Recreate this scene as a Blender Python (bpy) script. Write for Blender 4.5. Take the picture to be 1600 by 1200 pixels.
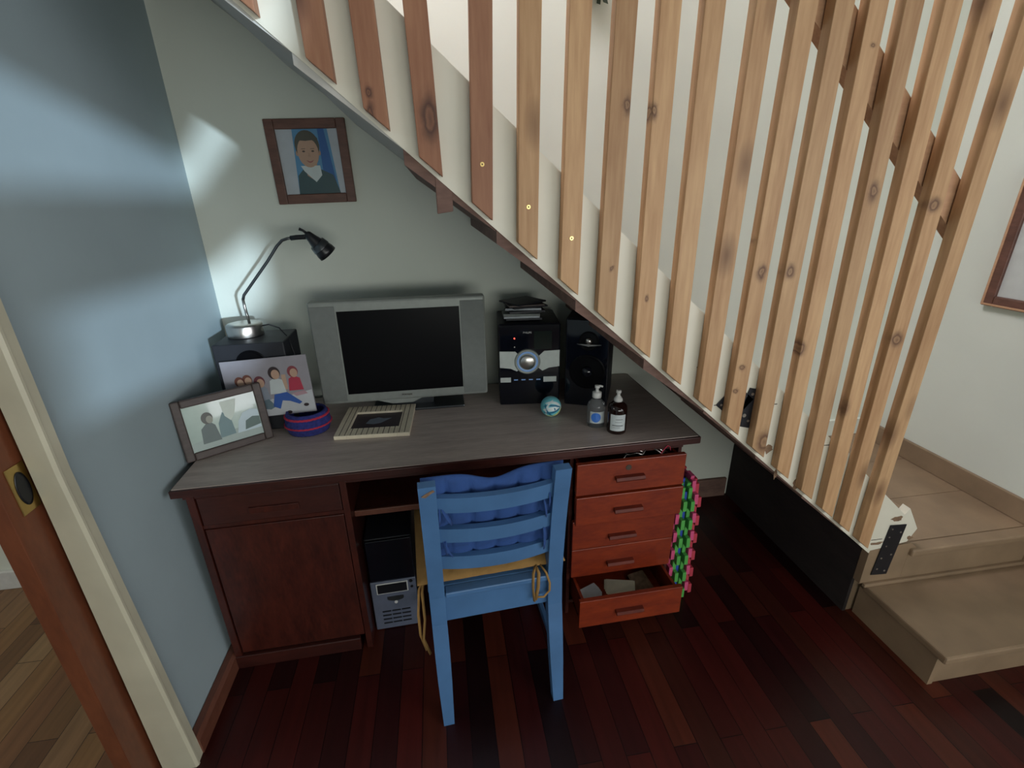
import bpy, bmesh, math, random
from mathutils import Vector, Matrix
random.seed(7)
SC = bpy.context.scene
for o in list(bpy.data.objects): bpy.data.objects.remove(o, do_unlink=True)
COL = SC.collection
PI = math.pi

# ------------------------------------------------------------------ camera
cam = bpy.data.cameras.new('camera'); camo = bpy.data.objects.new('camera', cam); COL.objects.link(camo)
cam.sensor_width = 36; cam.lens = 743.2/1600*36; cam.clip_start = .02; cam.clip_end = 60
yaw, pit, rol = [math.radians(v) for v in (8.4507, 21.5085, .99408)]
F = Vector((math.sin(yaw)*math.cos(pit), math.cos(yaw)*math.cos(pit), -math.sin(pit)))
R0 = Vector((math.cos(yaw), -math.sin(yaw), 0)); D0 = F.cross(R0)
RR = R0*math.cos(rol)+D0*math.sin(rol); DD = D0*math.cos(rol)-R0*math.sin(rol)
mw = Matrix((RR, -DD, -F)).transposed().to_4x4(); mw.translation = Vector((0, 0, 1.55))
camo.matrix_world = mw
SC.camera = camo
# ------------------------------------------------------------------ world, light, exposure
SC.view_settings.view_transform = 'Standard'; SC.view_settings.look = 'None'
SC.view_settings.gamma = 1; SC.view_settings.use_curve_mapping = False
SC.view_settings.exposure = 0.38
W = bpy.data.worlds.new('world'); SC.world = W; W.use_nodes = True
W.node_tree.nodes['Background'].inputs[0].default_value = (.55, .68, .85, 1)
W.node_tree.nodes['Background'].inputs[1].default_value = .5
def lamp(kind, name, loc, direction, energy, color, **kw):
    l = bpy.data.lights.new(name, kind); o = bpy.data.objects.new(name, l); COL.objects.link(o)
    o.location = loc; o.rotation_euler = Vector(direction).to_track_quat('-Z', 'Y').to_euler()
    l.energy = energy; l.color = color
    for k, v in kw.items(): setattr(l, k, v)
    return o
SUN = Vector((-.50, 1, -.10))
lamp('SUN', 'sun', (2, -4, 3), SUN, 2.6, (.66, .84, 1), angle=math.radians(1.25))
lamp('AREA', 'window_daylight', (2.26, -.95, 1.45), (-1, .75, -.12), 25, (.97, .97, 1), shape='RECTANGLE', size=1.5, size_y=1.3)
lamp('AREA', 'upstairs_daylight', (-.5, 1.5, 3.9), (.05, .24, -1), 72, (1, .93, .99), shape='RECTANGLE', size=1.6, size_y=.5)
lamp('AREA', 'front_fill', (.9, -2.44, 1.05), (0, 1, .06), 33, (.97, 1, .94), shape='RECTANGLE', size=2.2, size_y=.75)  # fill lamp added behind the camera to lift the back wall
lamp('AREA', 'hall_fill', (-3.2, .2, 2.3), (.3, .4, -1), 16, (1, .97, .9), shape='RECTANGLE', size=.9, size_y=.9)  # area lamp added to brighten the hall floor beyond the door

# ------------------------------------------------------------------ materials
def new_mat(name):
    m = bpy.data.materials.new(name); m.use_nodes = True
    nt = m.node_tree; return m, nt, nt.nodes['Principled BSDF']
def N(nt, t, **kw):
    n = nt.nodes.new(t)
    for k, v in kw.items():
        if k in n.inputs: n.inputs[k].default_value = v
        else: setattr(n, k, v)
    return n
def flat(name, c, rough=.5, metal=0, var=.06, scale=40, bump=0, bscale=200, **kw):
    m, nt, b = new_mat(name)
    tc = N(nt, 'ShaderNodeTexCoord'); nz = N(nt, 'ShaderNodeTexNoise', Scale=scale, Detail=4.0)
    nt.links.new(tc.outputs['Object'], nz.inputs['Vector'])
    r = N(nt, 'ShaderNodeValToRGB'); r.color_ramp.elements[0].position = .3; r.color_ramp.elements[1].position = .7
    r.color_ramp.elements[0].color = [v*(1-var) for v in c[:3]]+[1]
    r.color_ramp.elements[1].color = [min(1, v*(1+var)) for v in c[:3]]+[1]
    nt.links.new(nz.outputs['Fac'], r.inputs['Fac']); nt.links.new(r.outputs[0], b.inputs['Base Color'])
    b.inputs['Roughness'].default_value = rough; b.inputs['Metallic'].default_value = metal
    if bump:
        n2 = N(nt, 'ShaderNodeTexNoise', Scale=bscale, Detail=3.0); bp = N(nt, 'ShaderNodeBump', Strength=bump, Distance=.002)
        nt.links.new(tc.outputs['Object'], n2.inputs['Vector']); nt.links.new(n2.outputs['Fac'], bp.inputs['Height'])
        nt.links.new(bp.outputs[0], b.inputs['Normal'])
    for k, v in kw.items(): b.inputs[k.replace('_', ' ')].default_value = v
    return m
def glow(name, c, s, base=(.02, .02, .02)):
    m, nt, b = new_mat(name); b.inputs['Base Color'].default_value = (*base, 1)
    b.inputs['Emission Color'].default_value = (*c, 1); b.inputs['Emission Strength'].default_value = s; return m
def wood(name, c1, c2, axis='Z', rough=.45, scale=9, stretch=14, per_obj=0., knots=0, coat=0, spec=.5):
    m, nt, b = new_mat(name)
    tc = N(nt, 'ShaderNodeTexCoord'); mp = N(nt, 'ShaderNodeMapping')
    s = {'X': (1/stretch*4, 1, 1), 'Y': (1, 1/stretch*4, 1), 'Z': (1, 1, 1/stretch*4)}[axis]
    mp.inputs['Scale'].default_value = [v*scale for v in s]
    oi = N(nt, 'ShaderNodeObjectInfo'); mul = N(nt, 'ShaderNodeMath', operation='MULTIPLY'); mul.inputs[1].default_value = 37
    cb = N(nt, 'ShaderNodeCombineXYZ'); nt.links.new(oi.outputs['Random'], mul.inputs[0])
    for i in range(3): nt.links.new(mul.outputs[0], cb.inputs[i])
    nt.links.new(tc.outputs['Object'], mp.inputs['Vector']); nt.links.new(cb.outputs[0], mp.inputs['Location'])
    n1 = N(nt, 'ShaderNodeTexNoise', Scale=2.2, Detail=6.0, Roughness=.6, Distortion=.25); nt.links.new(mp.outputs[0], n1.inputs['Vector'])
    n2 = N(nt, 'ShaderNodeTexNoise', Scale=12.0, Detail=3.0); nt.links.new(mp.outputs[0], n2.inputs['Vector'])
    ad = N(nt, 'ShaderNodeMix', data_type='FLOAT'); ad.inputs[0].default_value = .35
    nt.links.new(n1.outputs['Fac'], ad.inputs[2]); nt.links.new(n2.outputs['Fac'], ad.inputs[3])
    r = N(nt, 'ShaderNodeValToRGB'); r.color_ramp.elements[0].position = .33; r.color_ramp.elements[1].position = .66
    r.color_ramp.elements[0].color = (*c1, 1); r.color_ramp.elements[1].color = (*c2, 1)
    nt.links.new(ad.outputs[0], r.inputs['Fac']); out = r.outputs[0]
    if knots:
        mk = N(nt, 'ShaderNodeMapping'); mk.inputs['Scale'].default_value = (8, .5, 3.6)
        nt.links.new(tc.outputs['Object'], mk.inputs['Vector']); nt.links.new(cb.outputs[0], mk.inputs['Location'])
        v = N(nt, 'ShaderNodeTexVoronoi', Scale=1.0); nt.links.new(mk.outputs[0], v.inputs['Vector'])
        kr = N(nt, 'ShaderNodeValToRGB'); kr.color_ramp.elements[0].position = .05; kr.color_ramp.elements[1].position = .24
        kr.color_ramp.elements[0].color = (1, 1, 1, 1); kr.color_ramp.elements[1].color = (0, 0, 0, 1)
        nt.links.new(v.outputs['Distance'], kr.inputs['Fac'])
        mx = N(nt, 'ShaderNodeMix', data_type='RGBA'); mx.inputs[7].default_value = (c1[0]*.35, c1[1]*.28, c1[2]*.25, 1)
        mm = N(nt, 'ShaderNodeMath', operation='MULTIPLY'); mm.inputs[1].default_value = knots
        nt.links.new(kr.outputs[0], mm.inputs[0]); nt.links.new(mm.outputs[0], mx.inputs[0]); nt.links.new(out, mx.inputs[6]); out = mx.outputs[2]
    if per_obj:
        hs = N(nt, 'ShaderNodeHueSaturation'); mr = N(nt, 'ShaderNodeMapRange'); mr.inputs[3].default_value = 1-per_obj; mr.inputs[4].default_value = 1+per_obj
        nt.links.new(oi.outputs['Random'], mr.inputs[0]); nt.links.new(mr.outputs[0], hs.inputs['Value']); nt.links.new(out, hs.inputs['Color']); out = hs.outputs[0]
    nt.links.new(out, b.inputs['Base Color']); b.inputs['Roughness'].default_value = rough
    b.inputs['Coat Weight'].default_value = coat; b.inputs['Coat Roughness'].default_value = .25
    b.inputs['Specular IOR Level'].default_value = spec
    return m
def planks(name, cols, width=.075, length=.55, along='Y', rough=.35, rotz=0):
    m, nt, b = new_mat(name)
    g = N(nt, 'ShaderNodeNewGeometry'); mp = N(nt, 'ShaderNodeMapping')
    mp.inputs['Rotation'].default_value = (0, 0, (PI/2 if along == 'Y' else 0)+rotz)
    nt.links.new(g.outputs['Position'], mp.inputs['Vector'])
    br = N(nt, 'ShaderNodeTexBrick', offset=.37, offset_frequency=2)
    for k, v in dict(Color1=(0, 0, 0, 1), Color2=(1, 1, 1, 1), Mortar=(0, 0, 0, 1), Scale=1.0).items(): br.inputs[k].default_value = v
    br.inputs['Mortar Size'].default_value = .0012; br.inputs['Bias'].default_value = 0; br.inputs['Brick Width'].default_value = length; br.inputs['Row Height'].default_value = width
    nt.links.new(mp.outputs[0], br.inputs['Vector'])
    r = N(nt, 'ShaderNodeValToRGB'); r.color_ramp.interpolation = 'CONSTANT' if 0 else 'LINEAR'
    n = len(cols); els = r.color_ramp.elements
    els[0].position = 0; els[0].color = (*cols[0], 1); els[1].position = 1; els[1].color = (*cols[-1], 1)
    for i in range(1, n-1): e = els.new(i/(n-1)); e.color = (*cols[i], 1)
    nt.links.new(br.outputs['Color'], r.inputs['Fac'])
    m2 = N(nt, 'ShaderNodeMapping'); m2.inputs['Scale'].default_value = (3, 45, 1); nt.links.new(mp.outputs[0], m2.inputs['Vector'])
    nz = N(nt, 'ShaderNodeTexNoise', Scale=1.0, Detail=5.0, Distortion=.5); nt.links.new(m2.outputs[0], nz.inputs['Vector'])
    mr = N(nt, 'ShaderNodeMapRange'); mr.inputs[3].default_value = .55; mr.inputs[4].default_value = 1.4; nt.links.new(nz.outputs['Fac'], mr.inputs[0])
    hs = N(nt, 'ShaderNodeHueSaturation'); nt.links.new(r.outputs[0], hs.inputs['Color']); nt.links.new(mr.outputs[0], hs.inputs['Value'])
    mx = N(nt, 'ShaderNodeMix', data_type='RGBA'); nt.links.new(br.outputs['Fac'], mx.inputs[0]); nt.links.new(hs.outputs[0], mx.inputs[6]); mx.inputs[7].default_value = (cols[0][0]*.3, cols[0][1]*.3, cols[0][2]*.3, 1)
    nt.links.new(mx.outputs[2], b.inputs['Base Color']); b.inputs['Roughness'].default_value = rough
    bp = N(nt, 'ShaderNodeBump', Strength=.25, Distance=.001, invert=True); nt.links.new(br.outputs['Fac'], bp.inputs['Height']); nt.links.new(bp.outputs[0], b.inputs['Normal'])
    b.inputs['Specular IOR Level'].default_value = .3
    return m

M = {}
M['wall'] = flat('wall_paint', (.62, .65, .58), .85, var=.04, scale=2, bump=.12, bscale=90)
M['wall_blue'] = flat('blue_wall_paint', (.33, .405, .435), .8, var=.05, scale=3, bump=.1, bscale=90)
M['ceil'] = flat('ceiling_paint', (.6, .6, .58), .9)
M['cream'] = flat('cream_gloss_paint', (.53, .50, .38), .4, var=.08, scale=6, bump=.1, bscale=60)
M['stringer'] = flat('white_gloss_stringer_paint', (.66, .63, .53), .45, var=.05, scale=5, bump=.1, bscale=40)
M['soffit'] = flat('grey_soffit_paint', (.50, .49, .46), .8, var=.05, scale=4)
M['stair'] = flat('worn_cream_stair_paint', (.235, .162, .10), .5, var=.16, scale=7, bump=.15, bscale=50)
M['floor'] = planks('dark_red_plank_floor', [(.003, .001, .0016), (.024, .003, .0032), (.052, .0062, .0045), (.010, .0018, .0024), (.085, .017, .008)], .075, .62, rough=.38)
M['floor2'] = planks('tan_plank_floor', [(.09, .04, .02), (.22, .12, .05), (.14, .06, .03), (.26, .16, .08)], .085, .5, along='Y', rough=.35)
M['slat'] = wood('new_pine_slat', (.34, .18, .083), (.52, .325, .17), 'Z', .6, stretch=45, per_obj=.10, knots=.8)
M['slat_red'] = wood('reddish_pine_slat', (.21, .082, .042), (.34, .165, .09), 'Z', .6, stretch=45, per_obj=.08, knots=.8)
M['rail'] = wood('handrail_pine', (.38, .20, .11), (.54, .32, .18), 'X', .6, stretch=40)
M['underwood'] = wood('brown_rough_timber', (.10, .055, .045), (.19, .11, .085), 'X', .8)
M['desk'] = wood('mahogany_desk', (.026, .005, .0035), (.075, .014, .008), 'Z', .38, scale=12, coat=.2)
M['desk_h'] = wood('mahogany_desk_rail', (.028, .006, .0045), (.058, .013, .009), 'X', .4, scale=12, coat=.2)
M['drawer'] = wood('orange_red_drawer', (.125, .0115, .003), (.235, .030, .005), 'X', .42, scale=10, coat=.2)
M['handle'] = wood('dark_red_handle', (.07, .011, .006), (.14, .02, .009), 'X', .5, spec=.25)
M['shaded_panel'] = wood('near_black_shaded_panel', (.010, .006, .006), (.022, .014, .013), 'Y', .9)  # near black: the shade on the under-stair side is put into the colour
M['laminate'] = wood('greige_woodgrain_laminate', (.35, .285, .25), (.52, .44, .395), 'X', .42, scale=14, stretch=30)
M['door'] = wood('red_brown_door', (.10, .028, .012), (.17, .05, .02), 'Z', .4, scale=8, coat=.2)
M['baseboard'] = wood('stained_baseboard', (.10, .033, .02), (.17, .06, .035), 'Y', .45)
M['frame_brown'] = wood('brown_picture_frame', (.075, .03, .02), (.15, .065, .045), 'X', .45)
M['frame_grey'] = wood('grey_brown_photo_frame', (.05, .037, .034), (.085, .062, .057), 'X', .45, spec=.35)
M['blue'] = flat('blue_chair_paint', (.062, .15, .31), .38, var=.1, scale=9, bump=.1, bscale=70)
M['bare'] = flat('bare_chipped_wood', (.20, .12, .07), .8, var=.3, scale=60)
M['bluecloth'] = flat('blue_cushion_cloth', (.018, .06, .21), .9, var=.1, scale=30, bump=.5, bscale=700)
M['yellow'] = flat('ochre_cushion_cloth', (.28, .155, .045), .9, var=.12, scale=30, bump=.5, bscale=600)
M['black'] = flat('black_plastic', (.008, .009, .012), .35)
M['blackgloss'] = flat('glossy_black', (.004, .005, .009), .08)
M['blackmat'] = flat('black_vinyl', (.010, .011, .016), .55)
M['screen'] = flat('dark_screen', (.003, .003, .004), .3, var=0, Specular_IOR_Level=.12)
M['silver'] = flat('silver_plastic', (.25, .27, .25), .42, metal=.15)
M['grille'] = flat('grey_speaker_grille', (.17, .185, .175), .6, bump=.6, bscale=900)
M['chrome'] = flat('brushed_steel', (.55, .53, .50), .28, metal=1)
M['steel_dark'] = flat('dark_steel', (.12, .13, .14), .35, metal=.9)
M['white'] = flat('white_plastic', (.62, .62, .60), .45)
M['paper'] = flat('white_paper', (.60, .60, .62), .7)
M['knit_b'] = flat('navy_yarn', (.022, .028, .17), .95, var=.3, scale=90, bump=1, bscale=260)
M['knit_r'] = flat('red_yarn', (.42, .025, .06), .95, var=.2, scale=90, bump=1, bscale=260)
M['ivory'] = flat('ivory_slatted_wood', (.74, .66, .50), .5)
M['groove'] = flat('dark_groove', (.05, .035, .025), .8)
M['brass'] = flat('brass', (.62, .45, .18), .3, metal=1)
M['plate'] = flat('black_steel_plate', (.012, .013, .018), .4, metal=.3)
M['led_red'] = glow('red_power_light', (1, .08, .05), 2.2)
M['wing'] = flat('bright_silver_plastic', (.48, .52, .50), .4, metal=.1)
M['ring'] = glow('blue_lit_ring', (.12, .34, .8), .12, (.2, .3, .5))
M['clear'] = flat('clear_plastic', (.75, .8, .84), .08, var=0, Transmission_Weight=.92, IOR=1.35)
M['brownglass'] = flat('dark_brown_bottle', (.012, .004, .003), .12)
M['label'] = flat('pale_label', (.50, .55, .56), .6)
M['labelblue'] = flat('blue_label', (.04, .16, .55), .5)
M['pink'] = flat('pink_foam', (.55, .07, .18), .8)
M['redfoam'] = flat('red_foam', (.42, .035, .06), .8)
M['green'] = flat('green_foam', (.07, .33, .06), .8)
M['bluefoam'] = flat('blue_foam', (.015, .05, .32), .8)
M['glass'] = flat('clear_glass', (.9, .95, .95), .03, var=0, Transmission_Weight=1., IOR=1.45)
M['pcsilver'] = flat('computer_silver_front', (.13, .15, .21), .4, metal=.2)

# knots of the pine slats: (x, z, half width, half height) on the slat faces
KN = [(0.006, 1.706, 0.0160, 0.0360), (-0.114, 1.711, 0.0064, 0.0187), (-0.112, 1.751, 0.0063, 0.0102), (0.834, 1.356, 0.0110, 0.0166), (0.918, 1.353, 0.0113, 0.0151), (0.999, 1.136, 0.0122, 0.0154), (1.109, 1.546, 0.0111, 0.0214), (1.305, 1.146, 0.0152, 0.0178), (0.438, 1.733, 0.0089, 0.0174), (0.502, 1.721, 0.0075, 0.0151), (1.327, 1.881, 0.0088, 0.0112), (1.016, 1.858, 0.0066, 0.0049), (1.185, 0.932, 0.0156, 0.0264), (0.943, 0.846, 0.0217, 0.0316), (0.526, 1.303, 0.0052, 0.0066), (0.696, 1.394, 0.0053, 0.0064), (1.299, 1.512, 0.0156, 0.0143), (0.798, 1.433, 0.0071, 0.0095), (0.424, 1.380, 0.0050, 0.0062), (0.826, 1.091, 0.0079, 0.0078), (0.818, 1.023, 0.0060, 0.0060),]
def add_knots(m, dark, edge):
    nt = m.node_tree; b = nt.nodes['Principled BSDF']; src = b.inputs['Base Color'].links[0].from_socket
    g = N(nt, 'ShaderNodeNewGeometry'); nz = N(nt, 'ShaderNodeTexNoise', Scale=38.0, Detail=3.0); nt.links.new(g.outputs['Position'], nz.inputs['Vector'])
    sc = N(nt, 'ShaderNodeVectorMath', operation='MULTIPLY_ADD'); sc.inputs[1].default_value = (.016, 0, .020); nt.links.new(nz.outputs['Color'], sc.inputs[0]); nt.links.new(g.outputs['Position'], sc.inputs[2])
    prev = None
    for kx, kz, ka, kb in KN:
        su = N(nt, 'ShaderNodeVectorMath', operation='SUBTRACT'); su.inputs[1].default_value = (kx+.008, 1.148, kz+.010); nt.links.new(sc.outputs[0], su.inputs[0])
        mu = N(nt, 'ShaderNodeVectorMath', operation='MULTIPLY'); mu.inputs[1].default_value = (1/ka, 4, 1/kb); nt.links.new(su.outputs[0], mu.inputs[0])
        le = N(nt, 'ShaderNodeVectorMath', operation='LENGTH'); nt.links.new(mu.outputs[0], le.inputs[0])
        if prev is None: prev = le.outputs['Value']
        else:
            mn = N(nt, 'ShaderNodeMath', operation='MINIMUM'); nt.links.new(prev, mn.inputs[0]); nt.links.new(le.outputs['Value'], mn.inputs[1]); prev = mn.outputs[0]
    rp = N(nt, 'ShaderNodeValToRGB'); el = rp.color_ramp.elements
    el[0].position = 0; el[0].color = (.75, .75, .75, 1); el[1].position = 1; el[1].color = (0, 0, 0, 1)
    for p_, v in ((.22, .45), (.34, .95), (.5, .6), (.75, .15)): q = el.new(p_); q.color = (v, v, v, 1)
    dv = N(nt, 'ShaderNodeMath', operation='MULTIPLY'); dv.inputs[1].default_value = .5; nt.links.new(prev, dv.inputs[0]); nt.links.new(dv.outputs[0], rp.inputs['Fac'])
    mx = N(nt, 'ShaderNodeMix', data_type='RGBA'); mx.inputs[7].default_value = (*dark, 1)
    nt.links.new(rp.outputs[0], mx.inputs[0]); nt.links.new(src, mx.inputs[6]); nt.links.new(mx.outputs[2], b.inputs['Base Color'])
add_knots(M['slat'], (.10, .042, .02), .5); add_knots(M['slat_red'], (.055, .018, .010), .5)

# ------------------------------------------------------------------ mesh helpers
class B:
    def __init__(s): s.bm = bmesh.new(); s.mats = []
    def mi(s, m):
        if m not in s.mats: s.mats.append(m)
        return s.mats.index(m)
    def _set(s, fs, m):
        i = s.mi(m) if m else 0
        for f in fs: f.material_index = i
    def box(s, x0, x1, y0, y1, z0, z1, m=None, bev=0, mat=None):
        vs = [s.bm.verts.new((x, y, z)) for x in (x0, x1) for y in (y0, y1) for z in (z0, z1)]
        return s._hex(vs, m, bev, mat)
    def _hex(s, vs, m, bev=0, mat=None):
        if mat is not None:
            for v in vs: v.co = mat @ v.co
        idx = [(0, 1, 3, 2), (4, 6, 7, 5), (0, 4, 5, 1), (2, 3, 7, 6), (0, 2, 6, 4), (1, 5, 7, 3)]
        fs = [s.bm.faces.new([vs[i] for i in q]) for q in idx]
        s._set(fs, m)
        if bev:
            es = list({e for f in fs for e in f.edges})
            r = bmesh.ops.bevel(s.bm, geom=es, offset=bev, segments=2, affect='EDGES', profile=.5)
            s._set(r['faces'], m)
        return fs
    def hexa(s, pts, m=None, bev=0):   # 8 points ordered x,y,z bits
        return s._hex([s.bm.verts.new(p) for p in pts], m, bev)
    def prism(s, poly, d, m=None, smooth=False):   # poly: list of 3d points, d: extrude vector
        d = Vector(d); a = [s.bm.verts.new(Vector(p)) for p in poly]; b = [s.bm.verts.new(Vector(p)+d) for p in poly]
        n = len(a); fs = [s.bm.faces.new(a), s.bm.faces.new(list(reversed(b)))]
        for i in range(n): fs.append(s.bm.faces.new([a[i], b[i], b[(i+1) % n], a[(i+1) % n]]))
        s._set(fs, m); return fs
    def cyl(s, p0, p1, r0, r1=None, n=20, m=None, cap=True):
        r1 = r0 if r1 is None else r1; p0, p1 = Vector(p0), Vector(p1); ax = (p1-p0).normalized()
        u = ax.orthogonal().normalized(); v = ax.cross(u)
        ra = [s.bm.verts.new(p0+(u*math.cos(t)+v*math.sin(t))*r0) for t in [2*PI*i/n for i in range(n)]]
        rb = [s.bm.verts.new(p1+(u*math.cos(t)+v*math.sin(t))*r1) for t in [2*PI*i/n for i in range(n)]]
        fs = []
        for i in range(n):
            f = s.bm.faces.new([ra[i], ra[(i+1) % n], rb[(i+1) % n], rb[i]]); f.smooth = True; fs.append(f)
        if cap: fs += [s.bm.faces.new(list(reversed(ra))), s.bm.faces.new(rb)]
        s._set(fs, m); return fs
    def tube(s, pts, r, n=8, m=None, flat=None):
        pts = [Vector(p) for p in pts]; rings = []; u = None
        for i, p in enumerate(pts):
            t = (pts[min(i+1, len(pts)-1)]-pts[max(i-1, 0)]).normalized()
            u = t.orthogonal().normalized() if u is None else (u-t*u.dot(t)).normalized()
            v = t.cross(u); ri = r[i] if isinstance(r, (list, tuple)) else r
            k = flat or 1
            rings.append([s.bm.verts.new(p+u*math.cos(a)*ri+v*math.sin(a)*ri*k) for a in [2*PI*j/n for j in range(n)]])
        fs = []
        for a, b in zip(rings, rings[1:]):
            for j in range(n):
                f = s.bm.faces.new([a[j], a[(j+1) % n], b[(j+1) % n], b[j]]); f.smooth = True; fs.append(f)
        fs += [s.bm.faces.new(list(reversed(rings[0]))), s.bm.faces.new(rings[-1])]
        s._set(fs, m)
    def lathe(s, prof, m=None, n=32, c=(0, 0, 0), mat=None, wob=None):
        c = Vector(c); rings = []
        for k, (r, z) in enumerate(prof):
            rings.append([s.bm.verts.new(c+Vector((r*math.cos(2*PI*j/n), r*math.sin(2*PI*j/n), z))) for j in range(n)])
        fs = []
        for a, b in zip(rings, rings[1:]):
            for j in range(n):
                f = s.bm.faces.new([a[j], a[(j+1) % n], b[(j+1) % n], b[j]]); f.smooth = True; fs.append(f)
        fs += [s.bm.faces.new(list(reversed(rings[0]))), s.bm.faces.new(rings[-1])]
        if mat is not None:
            for rg in rings:
                for v in rg: v.co = mat @ v.co
        s._set(fs, m); return fs
    def disc(s, cx, cz, rx, rz, y, m=None, n=20, a0=0, a1=2*PI, th=.0004):  # flat ellipse facing -y
        pts = [(cx+rx*math.cos(a0+(a1-a0)*i/n), y, cz+rz*math.sin(a0+(a1-a0)*i/n)) for i in range(n if abs(a1-a0-2*PI) < .01 else n+1)]
        s.prism(pts, (0, th, 0), m)
    def build(s, name, m=None, parent=None, **kw):
        if m is not None and not s.mats: s.mats = [m]
        bmesh.ops.recalc_face_normals(s.bm, faces=s.bm.faces)
        me = bpy.data.meshes.new(name); s.bm.to_mesh(me); s.bm.free()
        for mm in s.mats: me.materials.append(mm)
        o = bpy.data.objects.new(name, me); COL.objects.link(o)
        if parent: o.parent = parent
        tag(o, **kw); return o
def tag(o, label=None, cat=None, group=None, kind=None):
    if label: o['label'] = label
    if cat: o['category'] = cat
    if group: o['group'] = group
    if kind: o['kind'] = kind
    return o
def thing(name, loc, rz=0, label=None, cat=None, group=None, rot=None):
    o = bpy.data.objects.new(name, None); COL.objects.link(o); o.location = loc; o.rotation_euler = rot or (0, 0, rz)
    o.empty_display_size = .05
    return tag(o, label, cat, group)
def text(body, size, mat, parent, name, loc, rot=(PI/2, 0, 0), ext=.0003, sx=1, label=None):
    c = bpy.data.curves.new('tmp', 'FONT'); c.body = body; c.size = size; c.extrude = ext; c.align_x = 'CENTER'; c.align_y = 'CENTER'
    t = bpy.data.objects.new('tmp', c); COL.objects.link(t); bpy.context.view_layer.update()
    me = bpy.data.meshes.new_from_object(t.evaluated_get(bpy.context.evaluated_depsgraph_get()))
    bpy.data.objects.remove(t, do_unlink=True); me.materials.clear(); me.materials.append(mat); me.name = name
    o = bpy.data.objects.new(name, me); COL.objects.link(o); o.parent = parent; o.location = loc; o.rotation_euler = rot; o.scale = (sx, 1, 1)
    if label: o['label'] = label
    return o
def struct(b, name, m): return b.build(name, m, kind='structure')

# ------------------------------------------------------------------ room shell
YB, XR, H = 2.03, 2.23, 4.3
XL0, XL1 = -.832, -.872            # the left wall leans out a little near the floor
b = B(); b.box(-.89, XR+.1, -2.6, YB+.1, -.06, 0); struct(b, 'floor', M['floor'])
b = B(); b.box(-4.0, -.891, -2.6, 3.2, -.06, 0); struct(b, 'floor_hall', M['floor2'])
b = B(); b.box(-1.08, XR+.1, YB, YB+.1, -.06, H); struct(b, 'wall_back', M['wall'])
b = B(); b.box(XR, XR+.1, -.19, YB+.1, -.06, H); b.box(XR, XR+.1, -2.6, -1.7, -.06, H); b.box(XR, XR+.1, -1.7, -.19, -.06, .8); b.box(XR, XR+.1, -1.7, -.19, 2.1, H); struct(b, 'wall_right', M['wall'])
b = B(); b.box(-.9, XR, -2.6, 1.12, 3.0, 3.08); struct(b, 'ceiling', M['ceil'])
b = B(); b.box(-1.08, XR, 1.04, 1.12, 3.08, H); struct(b, 'wall_upper', M['wall'])
b = B(); b.box(-1.08, XR, 1.04, YB+.1, H, H+.06); struct(b, 'ceiling_stairwell', M['ceil'])
# left wall: leaf towards the room (kinked at 1 m), leaf towards the hall, pocket for the sliding door between
def leaf(b, y0, y1, z0, z1):
    prof = [(XL0 if z0 < 1 else XL1, z0)]
    if z0 < 1 < z1: prof.append((XL1, 1.0))
    prof += [(XL1, z1), (-.895, z1), (-.895, z0)]
    b.prism([(x, y0, z) for x, z in prof], (0, y1-y0, 0))
b = B(); leaf(b, 1.04, YB, 0, H); leaf(b, .02, 1.04, 2.06, H); leaf(b, -2.6, .02, 0, H)
struct(b, 'wall_left', M['wall_blue'])
b = B(); b.box(-1.02, -.955, 1.10, YB, 0, H); b.box(-1.02, -.955, .02, 1.10, 2.06, H); b.box(-1.02, -.955, -2.6, .02, 0, H)
struct(b, 'wall_hall', M['wall'])
b = B(); b.box(-4.0, -1.02, 1.93, 2.0, 0, 3); struct(b, 'wall_hall_back', M['wall'])
b = B(); b.box(-4.0, -3.95, -2.6, 1.93, 0, 3); struct(b, 'wall_hall_left', M['wall'])
b = B(); b.box(-4.0, -1.02, -2.6, 1.93, 3, 3.05); struct(b, 'ceiling_hall', M['ceil'])
b = B(); b.box(-3.95, -1.02, 1.912, 1.93, 0, .09, bev=.003); struct(b, 'baseboard_hall', M['white'])
# unseen front wall, openings added for sun beam and fill light; right wall window
b = B(); wx0, wx1, wz0, wz1 = .05, 1.60, 1.38, 2.95
for q in ((-.9, XR, 0, .64), (-.9, -.22, .64, wz0), (2.02, XR, .64, wz0), (-.9, XR, wz1, 3.0), (-.9, wx0, wz0, wz1), (wx1, XR, wz0, wz1)):
    b.box(q[0], q[1], -2.5, -2.4, q[2], q[3])
struct(b, 'wall_front', M['wall'])
b = B()
for x in (wx0, wx1-.03): b.box(x, x+.03, -2.46, -2.42, wz0, wz1)
for z in (wz0, wz1-.03): b.box(wx0, wx1, -2.46, -2.42, z, z+.03)
struct(b, 'added_sun_window', M['white'])  # frame of the opening added to pass the sun beam
b = B()
for y in (-1.7, -.98, -.22): b.box(XR-.005, XR+.022, y, y+.03, .8, 2.1)
for z in (.8, 1.45, 2.08): b.box(XR-.005, XR+.022, -1.7, -.19, z, z+.02)
struct(b, 'window_2', M['white'])
b = B()
for x in (-.22, .52, 1.26, 1.99): b.box(x, x+.03, -2.49, -2.46, .64, 1.38)
for z in (.64, 1.35): b.box(-.22, 2.02, -2.49, -2.46, z, z+.03)
struct(b, 'added_fill_window', M['white'])  # frame of the opening added for the front fill lamp
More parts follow.
